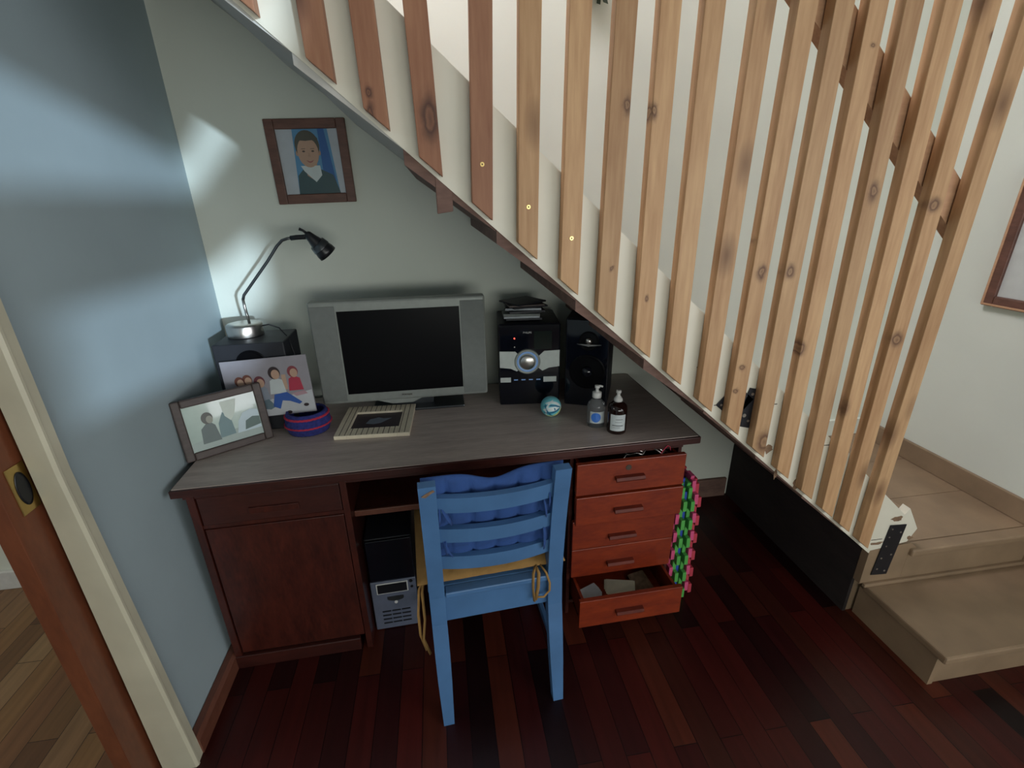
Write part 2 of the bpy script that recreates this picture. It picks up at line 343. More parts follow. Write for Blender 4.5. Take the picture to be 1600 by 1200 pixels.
# unseen mask added to shape the sun patches, slots back-projected from their outlines
def back(p, y=-2.9):
    p = Vector(p); t = (p.y-y)/SUN.y; return (p.x-SUN.x*t, p.z-SUN.z*t)
XLw = XL1
slots = [[(XLw, 1.22, 1.32), (XLw, 2.03, 1.30), (-.45, 2.03, 1.60), (-.40, 2.03, 1.50), (-.70, 2.03, 1.17), (XLw, 2.03, .96), (XLw, 1.18, 1.06)],
         [(XLw, .95, 1.88), (XLw, 2.03, 1.68), (-.60, 2.03, 2.03), (-.52, 2.03, 1.93), (XLw, 2.03, 1.58), (XLw, 1.2, 1.59), (XLw, .95, 1.60)],
         [(XLw, 1.62, 2.20), (XLw, 2.03, 2.06), (-.82, 2.03, 2.10), (-.82, 2.03, 2.5), (XLw, 1.5, 2.5)]]
cu = bpy.data.curves.new('screen', 'CURVE'); cu.dimensions = '2D'; cu.fill_mode = 'BOTH'; cu.extrude = .01
for poly in [[(-3, -.5), (5, -.5), (5, 4.5), (-3, 4.5)]]+[[back(p) for p in s] for s in slots]:
    sp = cu.splines.new('POLY'); sp.points.add(len(poly)-1); sp.use_cyclic_u = True
    for i, (x, z) in enumerate(poly): sp.points[i].co = (x, z, 0, 1)
t = bpy.data.objects.new('tmp', cu); COL.objects.link(t); bpy.context.view_layer.update()
me = bpy.data.meshes.new_from_object(t.evaluated_get(bpy.context.evaluated_depsgraph_get())); bpy.data.objects.remove(t, do_unlink=True)
o = bpy.data.objects.new('added_sun_mask', me); COL.objects.link(o); o.rotation_euler = (PI/2, 0, 0); o.location = (0, -2.9, 0); me.materials.append(M['underwood']); o['kind'] = 'structure'

# door casing, sliding door, baseboard
b = B()
def lean(z): return -.0405*min(z, 1.0)
for z0, z1 in ((0, 1.0), (1.0, 2.16)):
    prof = [(-.808, 1.026), (-.802, 1.032), (-.802, 1.038), (-.805, 1.042), (-.806, 1.066)]
    lo = [b.bm.verts.new((-.894, 1.026, z0))]+[b.bm.verts.new((x+lean(z0), y, z0)) for x, y in prof]+[b.bm.verts.new((-.894, 1.066, z0))]
    hi = [b.bm.verts.new((-.894, 1.026, z1))]+[b.bm.verts.new((x+lean(z1), y, z1)) for x, y in prof]+[b.bm.verts.new((-.894, 1.066, z1))]
    for j in range(7): b.bm.faces.new([lo[j], lo[(j+1) % 7], hi[(j+1) % 7], hi[j]])
    b.bm.faces.new(lo); b.bm.faces.new(list(reversed(hi)))
b.box(-.894, -.845, -.07, 1.026, 2.05, 2.16); b.box(-.894, -.829, -.07, .03, 0, 2.16)
struct(b, 'trim_2', M['cream'])
d = B(); d.box(-.945, -.905, .957, 1.75, .004, 2.04, bev=.0015)
dr = thing('door_1', (0, 0, 0)); dr['kind'] = 'structure'
d.build('door_panel', M['door'], dr)
p = B(); p.box(-.905, -.9025, .985, 1.033, .935, 1.045, M['brass'], bev=.001)
pl = p.build('flush_pull', M['brass'], dr, label='worn brass flush pull')
p = B(); p.lathe([(.0165, 0), (.0165, .0012), (.013, .0012)], M['black'], 24, mat=Matrix.Translation((-.9025, 1.009, .99)) @ Matrix.Scale(2.4, 4, (0, 0, 1)) @ Matrix.Rotation(PI/2, 4, 'Y'))
p.build('recess', M['black'], pl)
b = B(); b.prism([(XL0, 1.066, 0), (XL0+.03, 1.066, 0), (XL0+.03, 1.066, .055), (XL0+.02, 1.066, .066), (XL0, 1.066, .066)], (0, YB-1.066, 0)); struct(b, 'baseboard_left', M['baseboard'])
b = B(); b.box(XL0, 1.47, YB-.018, YB, 0, .11, bev=.003); struct(b, 'baseboard_back', M['underwood'])

# ------------------------------------------------------------------ staircase
LZ, RI, GO = .31, .175, .2015
YS = 1.18
def zb(x): return 1.602-.868*x       # lower edge of the stringer
def zt(x): return 1.862-.872*x       # upper edge
st = thing('staircase', (1.49, YS, 0), 0, 'cream painted wooden staircase climbing left behind the pine slats', 'staircase')
def S(b, name, m, **kw):
    o = b.build(name, m, st, **kw); o.data.transform(Matrix.Translation((-1.49, -YS, 0))); return o
b = B()
xa = -.868
b.prism([(xa, YS, zb(xa)), (1.485, YS, zb(1.485)), (1.487, YS, .325), (1.57, YS, .335), (1.635, YS, .345), (1.66, YS, .40), (1.60, YS, .495), (1.585, YS, .47), (1.33, YS, zt(1.33)), (1.325, YS, zt(1.33)+.02), (1.2, YS, zt(1.2)), (xa, YS, zt(xa))], (0, .03, 0))
S(b, 'stringer', M['stringer'])
b = B(); b.prism([(1.487, YS+.0005, .17), (1.70, YS+.0005, .17), (1.70, YS+.0005, .30), (1.66, YS+.0005, .335), (1.487, YS+.0005, .3245)], (0, .029, 0)); S(b, 'foot_panel', M['stair'])
# carcass of the landing and bottom step
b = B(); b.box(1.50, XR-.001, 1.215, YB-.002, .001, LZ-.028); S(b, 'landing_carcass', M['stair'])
b = B(); b.box(1.487, 1.50, 1.212, YB-.002, 0, LZ-.0); S(b, 'side_panel', M['shaded_panel'])
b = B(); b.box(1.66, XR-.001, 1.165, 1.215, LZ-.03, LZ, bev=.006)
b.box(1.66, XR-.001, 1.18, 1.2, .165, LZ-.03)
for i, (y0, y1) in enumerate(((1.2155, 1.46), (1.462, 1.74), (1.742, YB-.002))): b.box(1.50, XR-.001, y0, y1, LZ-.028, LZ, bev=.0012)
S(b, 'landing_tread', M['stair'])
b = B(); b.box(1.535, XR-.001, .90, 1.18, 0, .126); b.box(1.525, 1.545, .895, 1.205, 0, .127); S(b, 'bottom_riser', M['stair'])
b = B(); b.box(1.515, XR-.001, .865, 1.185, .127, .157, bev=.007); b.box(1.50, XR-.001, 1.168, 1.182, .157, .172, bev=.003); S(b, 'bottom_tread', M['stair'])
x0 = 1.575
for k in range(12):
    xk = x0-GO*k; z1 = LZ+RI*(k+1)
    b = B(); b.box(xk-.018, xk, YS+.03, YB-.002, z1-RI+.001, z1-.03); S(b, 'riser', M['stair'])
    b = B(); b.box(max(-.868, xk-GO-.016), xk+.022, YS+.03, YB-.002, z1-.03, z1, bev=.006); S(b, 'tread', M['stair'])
    # lining under each step
    xr, xl = xk-.02, max(-.868, xk-.02-GO)
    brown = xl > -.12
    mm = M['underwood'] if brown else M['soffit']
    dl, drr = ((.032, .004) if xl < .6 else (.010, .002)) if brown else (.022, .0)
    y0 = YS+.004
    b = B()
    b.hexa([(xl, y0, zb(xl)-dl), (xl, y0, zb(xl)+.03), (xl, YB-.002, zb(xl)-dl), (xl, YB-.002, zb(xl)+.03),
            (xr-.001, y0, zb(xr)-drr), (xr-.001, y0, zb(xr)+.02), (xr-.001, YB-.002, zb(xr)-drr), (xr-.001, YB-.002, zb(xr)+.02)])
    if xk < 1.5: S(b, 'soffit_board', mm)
# skirting on the right wall at the landing
b = B(); b.box(XR-.016, XR, 1.2, YB, LZ, LZ+.095, bev=.004); b.box(XR-.016, XR, .86, 1.2, .157, LZ+.02); struct(b, 'baseboard_right', M['stair'])
b = B(); b.box(1.52, XR-.016, YB-.016, YB, LZ, LZ+.095, bev=.004); struct(b, 'baseboard_landing', M['wall'])
# chipped paint, cracks
def blob(cx, cz, r, n=11, sx=1, sz=1):
    return [(cx+r*sx*math.cos(2*PI*i/n)*random.uniform(.55, 1.2), YS-.0006, cz+r*sz*math.sin(2*PI*i/n)*random.uniform(.5, 1.2)) for i in range(n)]
for cx, cz, r, sx, sz in ((.985, .80, .018, 1, 1), (1.117, .655, .022, .8, 1.2), (1.155, .665, .03, 1, .8), (1.03, .70, .012, .6, 1.6), (1.56, .455, .022, 1.2, .6), (1.64, .36, .014, 1, .8), (1.60, .33, .01, .3, 4.5), (1.24, .80, .012, 1, .7), (1.31, .60, .008, .5, 2), (1.42, .42, .016, 1.3, .4), (1.505, .355, .02, 1.5, .4), (1.57, .36, .012, 1.2, .8)):
    b = B(); b.prism(blob(cx, cz, r, 11, sx, sz), (0, .0005, 0)); S(b, 'paint_chip', M['bare'], label='bare brown wood where paint flaked off')
for cx, cz, w in ((.80, .965, .045), (.965, .952, .04), (1.19, .79, .03), (1.43, .425, .03), (1.50, .372, .045)):
    b = B(); b.box(cx-w/2, cx+w/2, YS-.0007, YS, cz, cz+.0025); S(b, 'crack', M['groove'])
# filled nail holes
for x, z in ((.20, 1.50), (.33, 1.44), (.44, 1.30), (.62, 1.19), (.64, 1.10), (.71, 1.09), (.715, 1.16), (.10, 1.62), (1.17, .62)):
    b = B(); b.cyl((x, YS-.0006, z), (x, YS+.001, z), .0035, n=8); S(b, 'nail_hole', M['groove'])

# slats (balusters) nailed to the stringer, each a thing
#        bottom right x, bottom z, top centre x at z=1.93, reddish
slat = [(-.305, -.295, 1), (-.1786, -.200, 1), (-.080, -.094, 1), (.025, .015, 1), (.133, .122, 1), (.238, .222, 0), (.342, .327, 0), (.441, .425, 0), (.548, .521, 0),
        (.647, .620, 0), (.753, .737, 0), (.851, .836, 0), (.951, .924, 0), (1.053, 1.008, 0), (1.158, 1.098, 0), (1.254, 1.198, 0), (1.338, 1.300, 0), (1.438, 1.418, 0)]
desc = ['dark reddish pine slat, leftmost and topmost of the stair slats', 'reddish brown pine slat, second from the left end of the stair slats', 'reddish pine slat left of the one with the big round knot',
        'reddish pine slat with a big dark knot above a block of timber', 'pine slat with the highest brass screw, right of the big knot slat', 'pine slat with the middle one of the three brass screws',
        'pine slat with the lowest of the three brass screws', 'plain pine slat whose foot ends above the black speaker', 'pine slat just right of the one ending above the black speaker',
        'pine slat ending over the right back corner of the desk top', 'pine slat ending over the right edge of the desk top', 'pale pine slat touching the left side of the small tilted black plate',
        'pale pine slat between the two small black steel plates', 'pine slat with swirly brown foot right of the two small black plates', 'pine slat fifth from the right end of the stair slats',
        'pine slat fourth from the right end, beside the chipped brown paint', 'pine slat third from the right end, with a dark knot halfway up', 'pine slat at the right end of the row, beside the big black plate']
SW, ST = .047, .032
sl_objs = []
for i, (xr, xt, red) in enumerate(slat):
    xc = xr-SW/2; s = (xt-xc)/(1.93-zb(xc)) if i > 3 else -.03; zt0 = 3.0; ztop = zt0
    if i == 17: xr -= .002
    foot = .012 if i not in (3,) else .012
    def X(x, z): return x+s*(z-zb(xc))
    zl, zr = zb(xr-SW)+foot, zb(xr)+foot
    root = thing('stair_slat', (xc, YS, zb(xc)), 0, desc[i], 'wooden slat', 'pine slats along the staircase')
    b = B()
    pts = []
    for (xx, zf) in ((xr-SW, zl), (xr, zr)):
        for yy in (YS-ST, YS-.0012):
            for zz in (zf, ztop): pts.append((X(xx, zz), yy, zz))
    b.hexa(pts, m=M['slat_red' if red else 'slat'], bev=.0015)
    o = b.build('slat', None, root); o.data.transform(Matrix.Translation((-xc, -YS, -zb(xc))))
    scr = {4: 1.617, 5: 1.527, 6: 1.455}.get(i)
    if scr:
        b = B(); xs = X(xc, scr)
        b.cyl((xs, YS-ST-.0015, scr), (xs, YS-ST+.001, scr), .0048, n=14, m=M['brass']); b.cyl((xs, YS-ST-.002, scr), (xs, YS-ST-.001, scr), .0018, n=8, m=M['groove'])
        o = b.build('screw', M['brass'], root, label='brass screw head'); o.data.transform(Matrix.Translation((-xc, -YS, -zb(xc))))
# timber block poking out under the fourth slat
b = B(); b.hexa([(x, y, z) for x in (.008, .045) for y in (YS+.002, YS+.06) for z in (1.515 if x < .02 else 1.52, 1.60 if x < .02 else 1.565)], bev=.002)
tag(b.build('timber_block', M['underwood']), 'short brown timber block under the stringer below the knotty slat', 'timber block')
# handrail board behind the slats
b = B(); xa, xe = -.868, 1.472
def rz(x): return 2.80-.878*x
b.prism([(xa, YS+.003, rz(xa)-.115), (xe-.012, YS+.003, rz(xe)-.105), (xe, YS+.003, rz(xe)-.09), (xe, YS+.003, rz(xe)), (xa, YS+.003, rz(xa))], (0, .04, 0))
tag(b.build('handrail_board', M['rail']), 'sloping pine rail board fixed behind the upper right slats', 'handrail')

# steel plates
def plate(cx, cz, w, h, ang, label, holes):
    r = thing('mending_plate', (cx, YS, cz), 0, label, 'steel plate', 'black steel plates on the stair stringer')
    r.rotation_euler = (0, ang, 0)
    b = B(); b.box(-w/2, w/2, -.0035, -.0008, -h/2, h/2, bev=.0008); b.build('plate', M['plate'], r)
    for (hx, hz, rr) in holes:
        b = B(); b.cyl((hx, -.0048, hz), (hx, -.003, hz), rr, n=12); b.build('screw', M['chrome'], r)
plate(.842, .972, .085, .085, math.radians(40), 'small black steel plate turned like a diamond, left of two', [(-.028, -.012, .005), (-.012, -.028, .005), (-.03, -.032, .0035), (.0, .0, .003)])
plate(.905, .945, .075, .125, math.radians(14), 'small upright black steel plate, right of the diamond shaped one', [(-.022, .045, .0045), (.016, .02, .005), (-.020, -.025, .006), (0, -.04, .004), (.022, -.045, .004), (.01, .045, .003)])
plate(1.563, .318, .068, .225, math.radians(4), 'long black perforated steel plate at the foot of the stringer', [(-.02, .095, .003), (.02, .08, .0035), (-.02, .06, .003), (-.018, .02, .003), (.018, -.02, .0035), (-.018, -.035, .0035), (-.018, -.085, .0035), (.018, -.095, .0035)])

# ------------------------------------------------------------------ desk
DZ = .757
dk = thing('desk', (-.832, 1.33, 0), math.radians(1.2), 'large mahogany red desk with greige laminate top under the staircase', 'desk')
LW, DD_ = 1.70, .655
def Dk(b, name, m, parent=dk, **kw): return b.build(name, m, parent, **kw)
b = B(); b.box(.003, LW-.003, .008, DD_, DZ-.02, DZ, bev=.001); Dk(b, 'desktop', M['laminate'])
b = B(); b.box(0, LW, -.002, .009, DZ-.026, DZ-.0015, bev=.002); b.box(LW-.006, LW+.003, .0, DD_, DZ-.026, DZ-.0015, bev=.002); b.box(0, .004, 0, DD_, DZ-.026, DZ-.0015); b.box(.02, LW-.05, .02, .035, DZ-.046, DZ-.0205)
Dk(b, 'edge_strip', M['desk_h'])
# left pedestal
b = B(); b.box(.03, .052, .016, .64, .0, DZ-.0205, bev=.001); b.box(.475, .495, .016, .64, 0.0, DZ-.0205, bev=.001); b.box(.052, .475, .04, .64, .05, .065); b.box(.052, .475, .62, .64, .065, DZ-.0205)
b.box(.052, .475, .022, .05, DZ-.042, DZ-.0205); b.box(.052, .475, .022, .05, .597, .61)
Dk(b, 'left_pedestal', M['desk'])
b = B(); b.box(.03, .455, .012, .03, .0, .055, bev=.003); Dk(b, 'plinth', M['desk_h'])
b = B(); b.box(.056, .472, .018, .036, .612, .712, bev=.0025); b.box(.07, .46, .036, .5, .62, .69)
dl = Dk(b, 'drawer', M['desk_h'])
b = B(); b.box(.195, .345, .012, .0175, .640, .662, bev=.0015); b.build('handle', M['desk'], dl, label='dark recessed wooden pull')
b = B(); b.box(.056, .472, .018, .036, .066, .595, bev=.0025); Dk(b, 'door', M['desk'])
# right pedestal
PX0, PX1 = 1.25, 1.64
b = B(); b.box(PX0-.012, PX0, .03, .64, .0, DZ-.0205); b.box(PX1, PX1+.012, .03, .64, .0, DZ-.0205); b.box(PX0, PX1, .05, .64, .03, .045); b.box(PX0, PX1, .62, .64, .045, DZ-.0205)
Dk(b, 'right_pedestal', M['desk'])
def drawer(z0, z1, out, label=None, lock=False, hz=None):
    b = B(); y = .012-out
    b.box(PX0-.004, PX1+.002, y, y+.018, z0, z1, bev=.002)
    b.box(PX0+.01, PX0+.02, y+.018, y+.5, z0+.01, z1-.015); b.box(PX1-.02, PX1-.01, y+.018, y+.5, z0+.01, z1-.015)
    b.box(PX0+.02, PX1-.02, y+.018, y+.5, z0+.01, z0+.016); b.box(PX0+.01, PX1-.01, y+.5, y+.51, z0+.01, z1-.015)
    d = Dk(b, 'drawer', M['drawer'], label=label)
    zc = hz if hz else (z0+z1)/2-.005
    b = B(); xm = (PX0+PX1)/2-.01
    b.prism([(xm-.052, y+.0005, zc+.010), (xm-.052, y-.016, zc+.008), (xm-.052, y-.020, zc-.002), (xm-.052, y-.016, zc-.008), (xm-.052, y-.006, zc-.003), (xm-.052, y+.0005, zc-.008)], (.104, 0, 0))
    b.build('handle', M['handle'], d)
    if lock:
        b = B(); b.cyl((xm-.005, y-.0015, zc+.038), (xm-.005, y+.0005, zc+.038), .0105, n=20); b.build('lock', M['groove'], d, label='round dark lock hole')
    return y
drawer(.585, .708, .035, 'orange red drawer front, pulled slightly open', True, .642)
drawer(.464, .580, .042)
drawer(.334, .458, .012, hz=.379)
drawer(.205, .332, .012, hz=.256)
yo = drawer(.075, .198, .125, 'bottom drawer, pulled open')
# middle: back panel and keyboard shelf
b = B(); b.box(.495, PX0-.012, .60, .615, .25, DZ-.0205); Dk(b, 'modesty_panel', M['desk'])
b = B(); b.box(.4955, PX0-.0125, .075, .45, .548, .566, bev=.002); ks = Dk(b, 'keyboard_shelf', M['desk']); b = B(); b.box(.4955, PX0-.0125, .066, .0748, .546, .568, bev=.002); b.build('front_lip', M['baseboard'], ks, label='orange wood front lip')
b = B()
for x0_, z_ in ((.66, 1.0),):
    b.box(.60, .615, .05, .6, DZ-.06, DZ-.0205); b.box(1.05, 1.065, .05, .6, DZ-.06, DZ-.0205)
Dk(b, 'bearer', M['desk'])
DM = Matrix.Translation((-.832, 1.33, 0)) @ Matrix.Rotation(math.radians(1.2), 4, 'Z')
def dpt(x, y, z): return DM @ Vector((x, y, z))
# papers in the open bottom drawer, cable in the top one
for i, (x, y, w, h, a, mt, lb) in enumerate(((PX0+.10, yo+.10, .10, .13, .5, M['paper'], 'folded white paper leaning left in the open bottom drawer'), (PX0+.20, yo+.12, .12, .10, -.35, M['ivory'], 'cream card in the middle of the open bottom drawer'), (PX0+.30, yo+.14, .07, .10, .15, M['bare'], 'brown card at the right side of the open bottom drawer'))):
    b = B()
    for k in range(3): b.box(-w/2+.004*k, w/2-.003*k, -h/2+.002*k, h/2, .0012*k, .0012*k+.001)
    p = dpt(x, y, .0915+.004*i)
    o = b.build('paper_sheet', mt); tag(o, lb, 'paper', 'papers in the bottom drawer'); o.location = p; o.rotation_euler = (math.radians(9), math.radians(-6 if i else 8), a)
b = B(); pts = []
for k in range(60):
    t = k/59; pts.append(dpt(PX0+.18+.17*t, .02+.012*math.sin(14*t), .690+.022*math.sin(3*t)+.004*math.sin(30*t)))
b.tube(pts, .0028); pts = [p+Vector((.008, .012, .004)) for p in reversed(pts)]; b.tube(pts, .0024)
tag(b.build('cable', M['chrome']), 'grey bundled cable lying across the top of the open top drawer', 'cable')
b = B(); b.tube([dpt(PX0+.30, -.004, .702), dpt(PX0+.31, -.009, .725), dpt(PX0+.325, -.006, .738), dpt(PX0+.34, .003, .728), dpt(PX0+.345, .006, .712)], .0014)
tag(b.build('string', M['knit_r']), 'thin dark red string hanging over the top drawer', 'string')

# computer tower
pc = thing('computer_tower', (-.33, 1.425, 0), math.radians(2), 'black and silver computer tower on the floor under the desk', 'computer')
b = B(); b.box(0, .165, .012, .43, .002, .42, bev=.004); b.build('case', M['blackmat'], pc)
b = B(); b.box(.002, .163, .001, .012, .236, .418, bev=.003); b.build('upper_bezel', M['blackgloss'], pc)
b = B(); b.box(0, .165, 0, .012, .004, .234, bev=.003); fp = b.build('lower_front', M['pcsilver'], pc, label='silver grey lower front')
b = B(); b.box(.02, .135, -.003, .001, .178, .226, bev=.001, m=M['white']); b.box(.024, .131, -.004, -.002, .182, .222, m=M['black']); b.build('drive_window', M['black'], fp)
b = B()
for k in range(4):
    for j in range(3): b.box(.03+.036*j, .062+.036*j, -.001, .0005, .03+.019*k, .036+.019*k)
b.build('vents', M['black'], fp)
b = B(); b.prism([(.055+.03*(1-math.cos(PI*i/8))/1.0, -.002, .15-.012*math.sin(PI*i/8)) for i in range(9)]+[(.115, -.002, .16), (.055, -.002, .16)], (0, .002, 0)); b.build('button_panel', M['steel_dark'], fp)
b = B(); b.cyl((.085, -.004, .132), (.085, 0, .132), .006, n=16, m=M['white']); b.cyl((.147, -.003, .222), (.147, 0, .222), .007, n=16, m=M['black']); b.cyl((.149, -.003, .195), (.149, 0, .195), .005, n=16, m=M['black'])
b.build('button', M['white'], fp)

# ------------------------------------------------------------------ chair (rear towards the camera)
ch = thing('wooden_chair', (.112, 1.048, 0), math.radians(3.5), 'blue painted ladder back chair pushed under the desk', 'chair')
PR = [(0, -.012), (.15, .012), (.36, .045), (.46, .050), (.60, .040), (.75, .018), (.885, -.008)]   # post rear face y(z)
def py(z):
    for (z0, y0), (z1, y1) in zip(PR, PR[1:]):
        if z <= z1: return y0+(y1-y0)*(z-z0)/(z1-z0)
    return PR[-1][1]
for sgn, nm in ((-1, 'L'), (1, 'R')):
    b = B(); xi, xo = sgn*.157, sgn*.202
    zz = [0, .08, .16, .25, .36, .46, .55, .65, .75, .84, .878]
    rings = []
    for z in zz:
        y = py(z); th = .036 if .3 < z < .6 else .030; t = 0
        tp = .006*max(0, (.2-z)/.2)
        rings.append([b.bm.verts.new(v) for v in ((xi+sgn*tp, y, z), (xo-sgn*tp, y, z), (xo-sgn*tp, y+th, z), (xi+sgn*tp, y+th, z))])
    for a, c in zip(rings, rings[1:]):
        for j in range(4): b.bm.faces.new([a[j], a[(j+1) % 4], c[(j+1) % 4], c[j]])
    b.bm.faces.new(rings[0]); b.bm.faces.new(rings[-1])
    bmesh.ops.bevel(b.bm, geom=[e for e in b.bm.edges if len(e.link_faces) == 2 and e.calc_face_angle(0) > .6], offset=.004, segments=2, affect='EDGES')
    po = b.build('rear_leg', M['blue'], ch)
    if sgn == -1:
        b = B()
        b.prism([(sgn*.160, py(.87)-.0004, .862), (sgn*.17, py(.87)-.0012, .858), (sgn*.185, py(.855)-.001, .845), (sgn*.195, py(.86)-.0008, .850), (sgn*.18, py(.86)-.0012, .860), (sgn*.165, py(.87)-.001, .868)], (0, .002, 0))
        b.build('paint_chip', M['bare'], po, label='chipped dark patch at the post top')
def backslat(z0, z1):
    b = B(); n = 12; rings = []
    for i in range(n+1):
        t = i/n; x = -.16+.32*t; bow = .030*(4*t*(1-t)); 
        y0, y1 = py(z0)+.006-bow*0-0, py(z1)+.006
        c = -.022*(4*t*(1-t))+.010
        rings.append([b.bm.verts.new(v) for v in ((x, y0+c-.004, z0), (x, y1+c-.004, z1), (x, y1+c+.018, z1), (x, y0+c+.018, z0))])
    for a, c in zip(rings, rings[1:]):
        for j in range(4): b.bm.faces.new([a[j], a[(j+1) % 4], c[(j+1) % 4], c[j]])
    b.bm.faces.new(rings[0]); b.bm.faces.new(rings[-1])
    bmesh.ops.bevel(b.bm, geom=[e for e in b.bm.edges if len(e.link_faces) == 2 and e.calc_face_angle(0) > 1], offset=.002, segments=2, affect='EDGES')
    b.build('back_slat', M['blue'], ch)
backslat(.775, .828); backslat(.665, .715); backslat(.562, .610)
b = B(); b.box(-.158, .158, .062, .078, .355, .452, bev=.002); b.box(-.158, .158, .43, .446, .385, .452, bev=.002)
for s in (-1, 1): b.box(s*.175-.009, s*.175+.009, .07, .43, .375, .452, bev=.002)
b.build('seat_rail', M['blue'], ch)
b = B(); b.box(-.205, .205, .082, .46, .453, .472, bev=.004); b.box(-.155, .155, .05, .083, .453, .472, bev=.003); b.build('seat', M['blue'], ch)
for s in (-1, 1):
    b = B(); b.hexa([(s*.18+dx*k, .43+dy*k, z) for dx in (-.02, .02) for dy in (-.018, .018) for z, k in ((0, .75), (.451, 1))], bev=.002); b.build('front_leg', M['blue'], ch)
for s in (-1, 1):
    b = B(); b.box(s*.18-.008, s*.18+.008, .03, .43, .17, .195, bev=.003); b.build('stretcher', M['blue'], ch)
# cushions: the blue one tied to the back, the ochre one on the seat
def cushion(name, w, h, th, mat, nx, nz, parent=None, dip=0, **kw):
    b = B(); U, V = 48, 36
    def surf(side):
        g = []
        for j in range(V+1):
            row = []
            for i in range(U+1):
                u, v = i/U, j/V
                e = min(1, (min(u, 1-u)*9))**.5*min(1, (min(v, 1-v)*9))**.5
                tuft = abs(math.sin(PI*u*nx))**.45*(.45+.55*abs(math.sin(PI*v*nz))**.45)
                d = th*.5*e*(.35+.65*tuft)+.002
                cz = v*h-dip*v*math.exp(-((u-.5)/.16)**2)
                cxx = (u-.5)*w*(1-.02*math.sin(PI*v)*0)
                row.append(b.bm.verts.new((cxx, side*d, cz)))
            g.append(row)
        for j in range(V):
            for i in range(U):
                f = b.bm.faces.new([g[j][i], g[j][i+1], g[j+1][i+1], g[j+1][i]]); f.smooth = True
        return g
    a, c = surf(-1), surf(1)
    for i in range(U): b.bm.faces.new([a[0][i], a[0][i+1], c[0][i+1], c[0][i]]); b.bm.faces.new([a[V][i], a[V][i+1], c[V][i+1], c[V][i]])
    for j in range(V): b.bm.faces.new([a[j][0], a[j+1][0], c[j+1][0], c[j][0]]); b.bm.faces.new([a[j][U], a[j+1][U], c[j+1][U], c[j][U]])
    return b.build(name, mat, parent, **kw)
CM = Matrix.Translation((.112, 1.048, 0)) @ Matrix.Rotation(math.radians(3.5), 4, 'Z')
cb = thing('back_cushion', CM @ Vector((0, .078, .548)), 0, 'blue tufted cushion tied to the inside of the chair back', 'cushion')
cb.rotation_euler = (math.radians(5), 0, math.radians(3.5))
cushion('pad', .39, .325, .04, M['bluecloth'], 6, 4, cb, dip=.028)
for (x, z, dx, dz, w) in ((-.150, .262, .028, -.075, .007), (-.150, .262, -.004, -.07, .005), (-.150, .13, .025, -.06, .004), (-.145, .13, .004, -.05, .006), (.135, .235, .008, -.07, .006), (.14, .13, .0, -.085, .008), (.15, .27, 0, -.07, .005)):
    b = B(); b.tube([(x, -.020, z), (x+.3*dx, -.036, z+.3*dz), (x+.7*dx, -.040, z+.7*dz), (x+dx, -.036, z+dz)], [w, w*1.1, w, w*.6], flat=.35); b.build('tie', M['bluecloth'], cb)
cs = thing('seat_cushion', CM @ Vector((-.008, .27, .502)), 0, 'ochre yellow tufted cushion lying on the blue chair seat', 'cushion')
cs.rotation_euler = (0, 0, math.radians(3.5))
o = cushion('pad', .45, .40, .052, M['yellow'], 5, 5, cs); o.rotation_euler = (-PI/2, 0, 0); o.location = (0, -.20, 0)
o.rotation_euler = (PI/2, 0, 0); o.location = (0, .20, 0)
for k, pts in enumerate(([(.13, -.2, 0), (.118, -.222, -.01), (.116, -.226, -.06), (.120, -.226, -.115)], [(.13, -.2, 0), (.135, -.222, -.012), (.132, -.226, -.06), (.124, -.226, -.11)],
                         [(.145, -.2, 0), (.158, -.222, -.014), (.168, -.228, -.05), (.168, -.228, -.08), (.150, -.228, -.102), (.13, -.228, -.098)],
                         [(-.205, -.17, 0), (-.222, -.185, -.03), (-.232, -.19, -.12), (-.232, -.19, -.2), (-.218, -.19, -.27)], [(-.205, -.17, 0), (-.214, -.19, -.04), (-.214, -.195, -.14), (-.224, -.195, -.22), (-.208, -.195, -.285)])):
    b = B(); b.tube(pts, .0055 if k != 2 else .0035, flat=.4); b.build('tie', M['yellow'], cs)

# ------------------------------------------------------------------ foam puzzle mats against the desk side
def foam(x, y0, col, label, h=.56, lean=0, zoff=0, ph=0):
    r = thing('foam_mat', (x, y0, 0), 0, label, 'foam mat', 'foam puzzle mats standing beside the desk')
    r.rotation_euler = (0, lean, 0)
    b = B(); tp = .085; pts = []; n = int(h/tp)
    z = 0
    pts.append((0, .012, 0))
    for i in range(n):
        z0 = i*tp+ph; z1 = z0+tp/2
        pts += [(0, .012, z0+.002), (0, -.012, z0), (0, -.013, z0+.002), (0, -.013, z1), (0, -.012, z1+.002), (0, .012, z1)]
    zt_ = n*tp+ph+.004
    pts.append((0, .012, zt_))
    m2 = int(.28/tp)
    for i in range(m2):
        ya = .03+i*tp
        pts += [(0, ya, zt_), (0, ya-.004, zt_+.014), (0, ya+.034, zt_+.014), (0, ya+.03, zt_)]
    pts += [(0, .34, zt_), (0, .34, 0)]
    b.prism(pts, (.0145, 0, 0)); b.build('mat', M[col], r); return r
fm = [('pink', .831, 1.40, .03, .01, 'pink foam puzzle mat, nearest the drawers'), ('green', .850, 1.385, -.012, .015, 'green foam puzzle mat next to the pink one by the drawers'),
      ('bluefoam', .868, 1.42, .03, .02, 'dark blue foam puzzle mat between the two green ones'), ('green', .888, 1.39, -.005, .025, 'green foam puzzle mat right of the dark blue one'),
      ('pink', .908, 1.40, .028, .03, 'pink foam puzzle mat beside the outermost red one'), ('redfoam', .927, 1.405, -.01, .035, 'red foam puzzle mat, furthest from the drawers')]
for k, (c, x, y, ph, ln, lb) in enumerate(fm): foam(x, y, c, lb, h=.515, lean=-ln, ph=abs(ph))

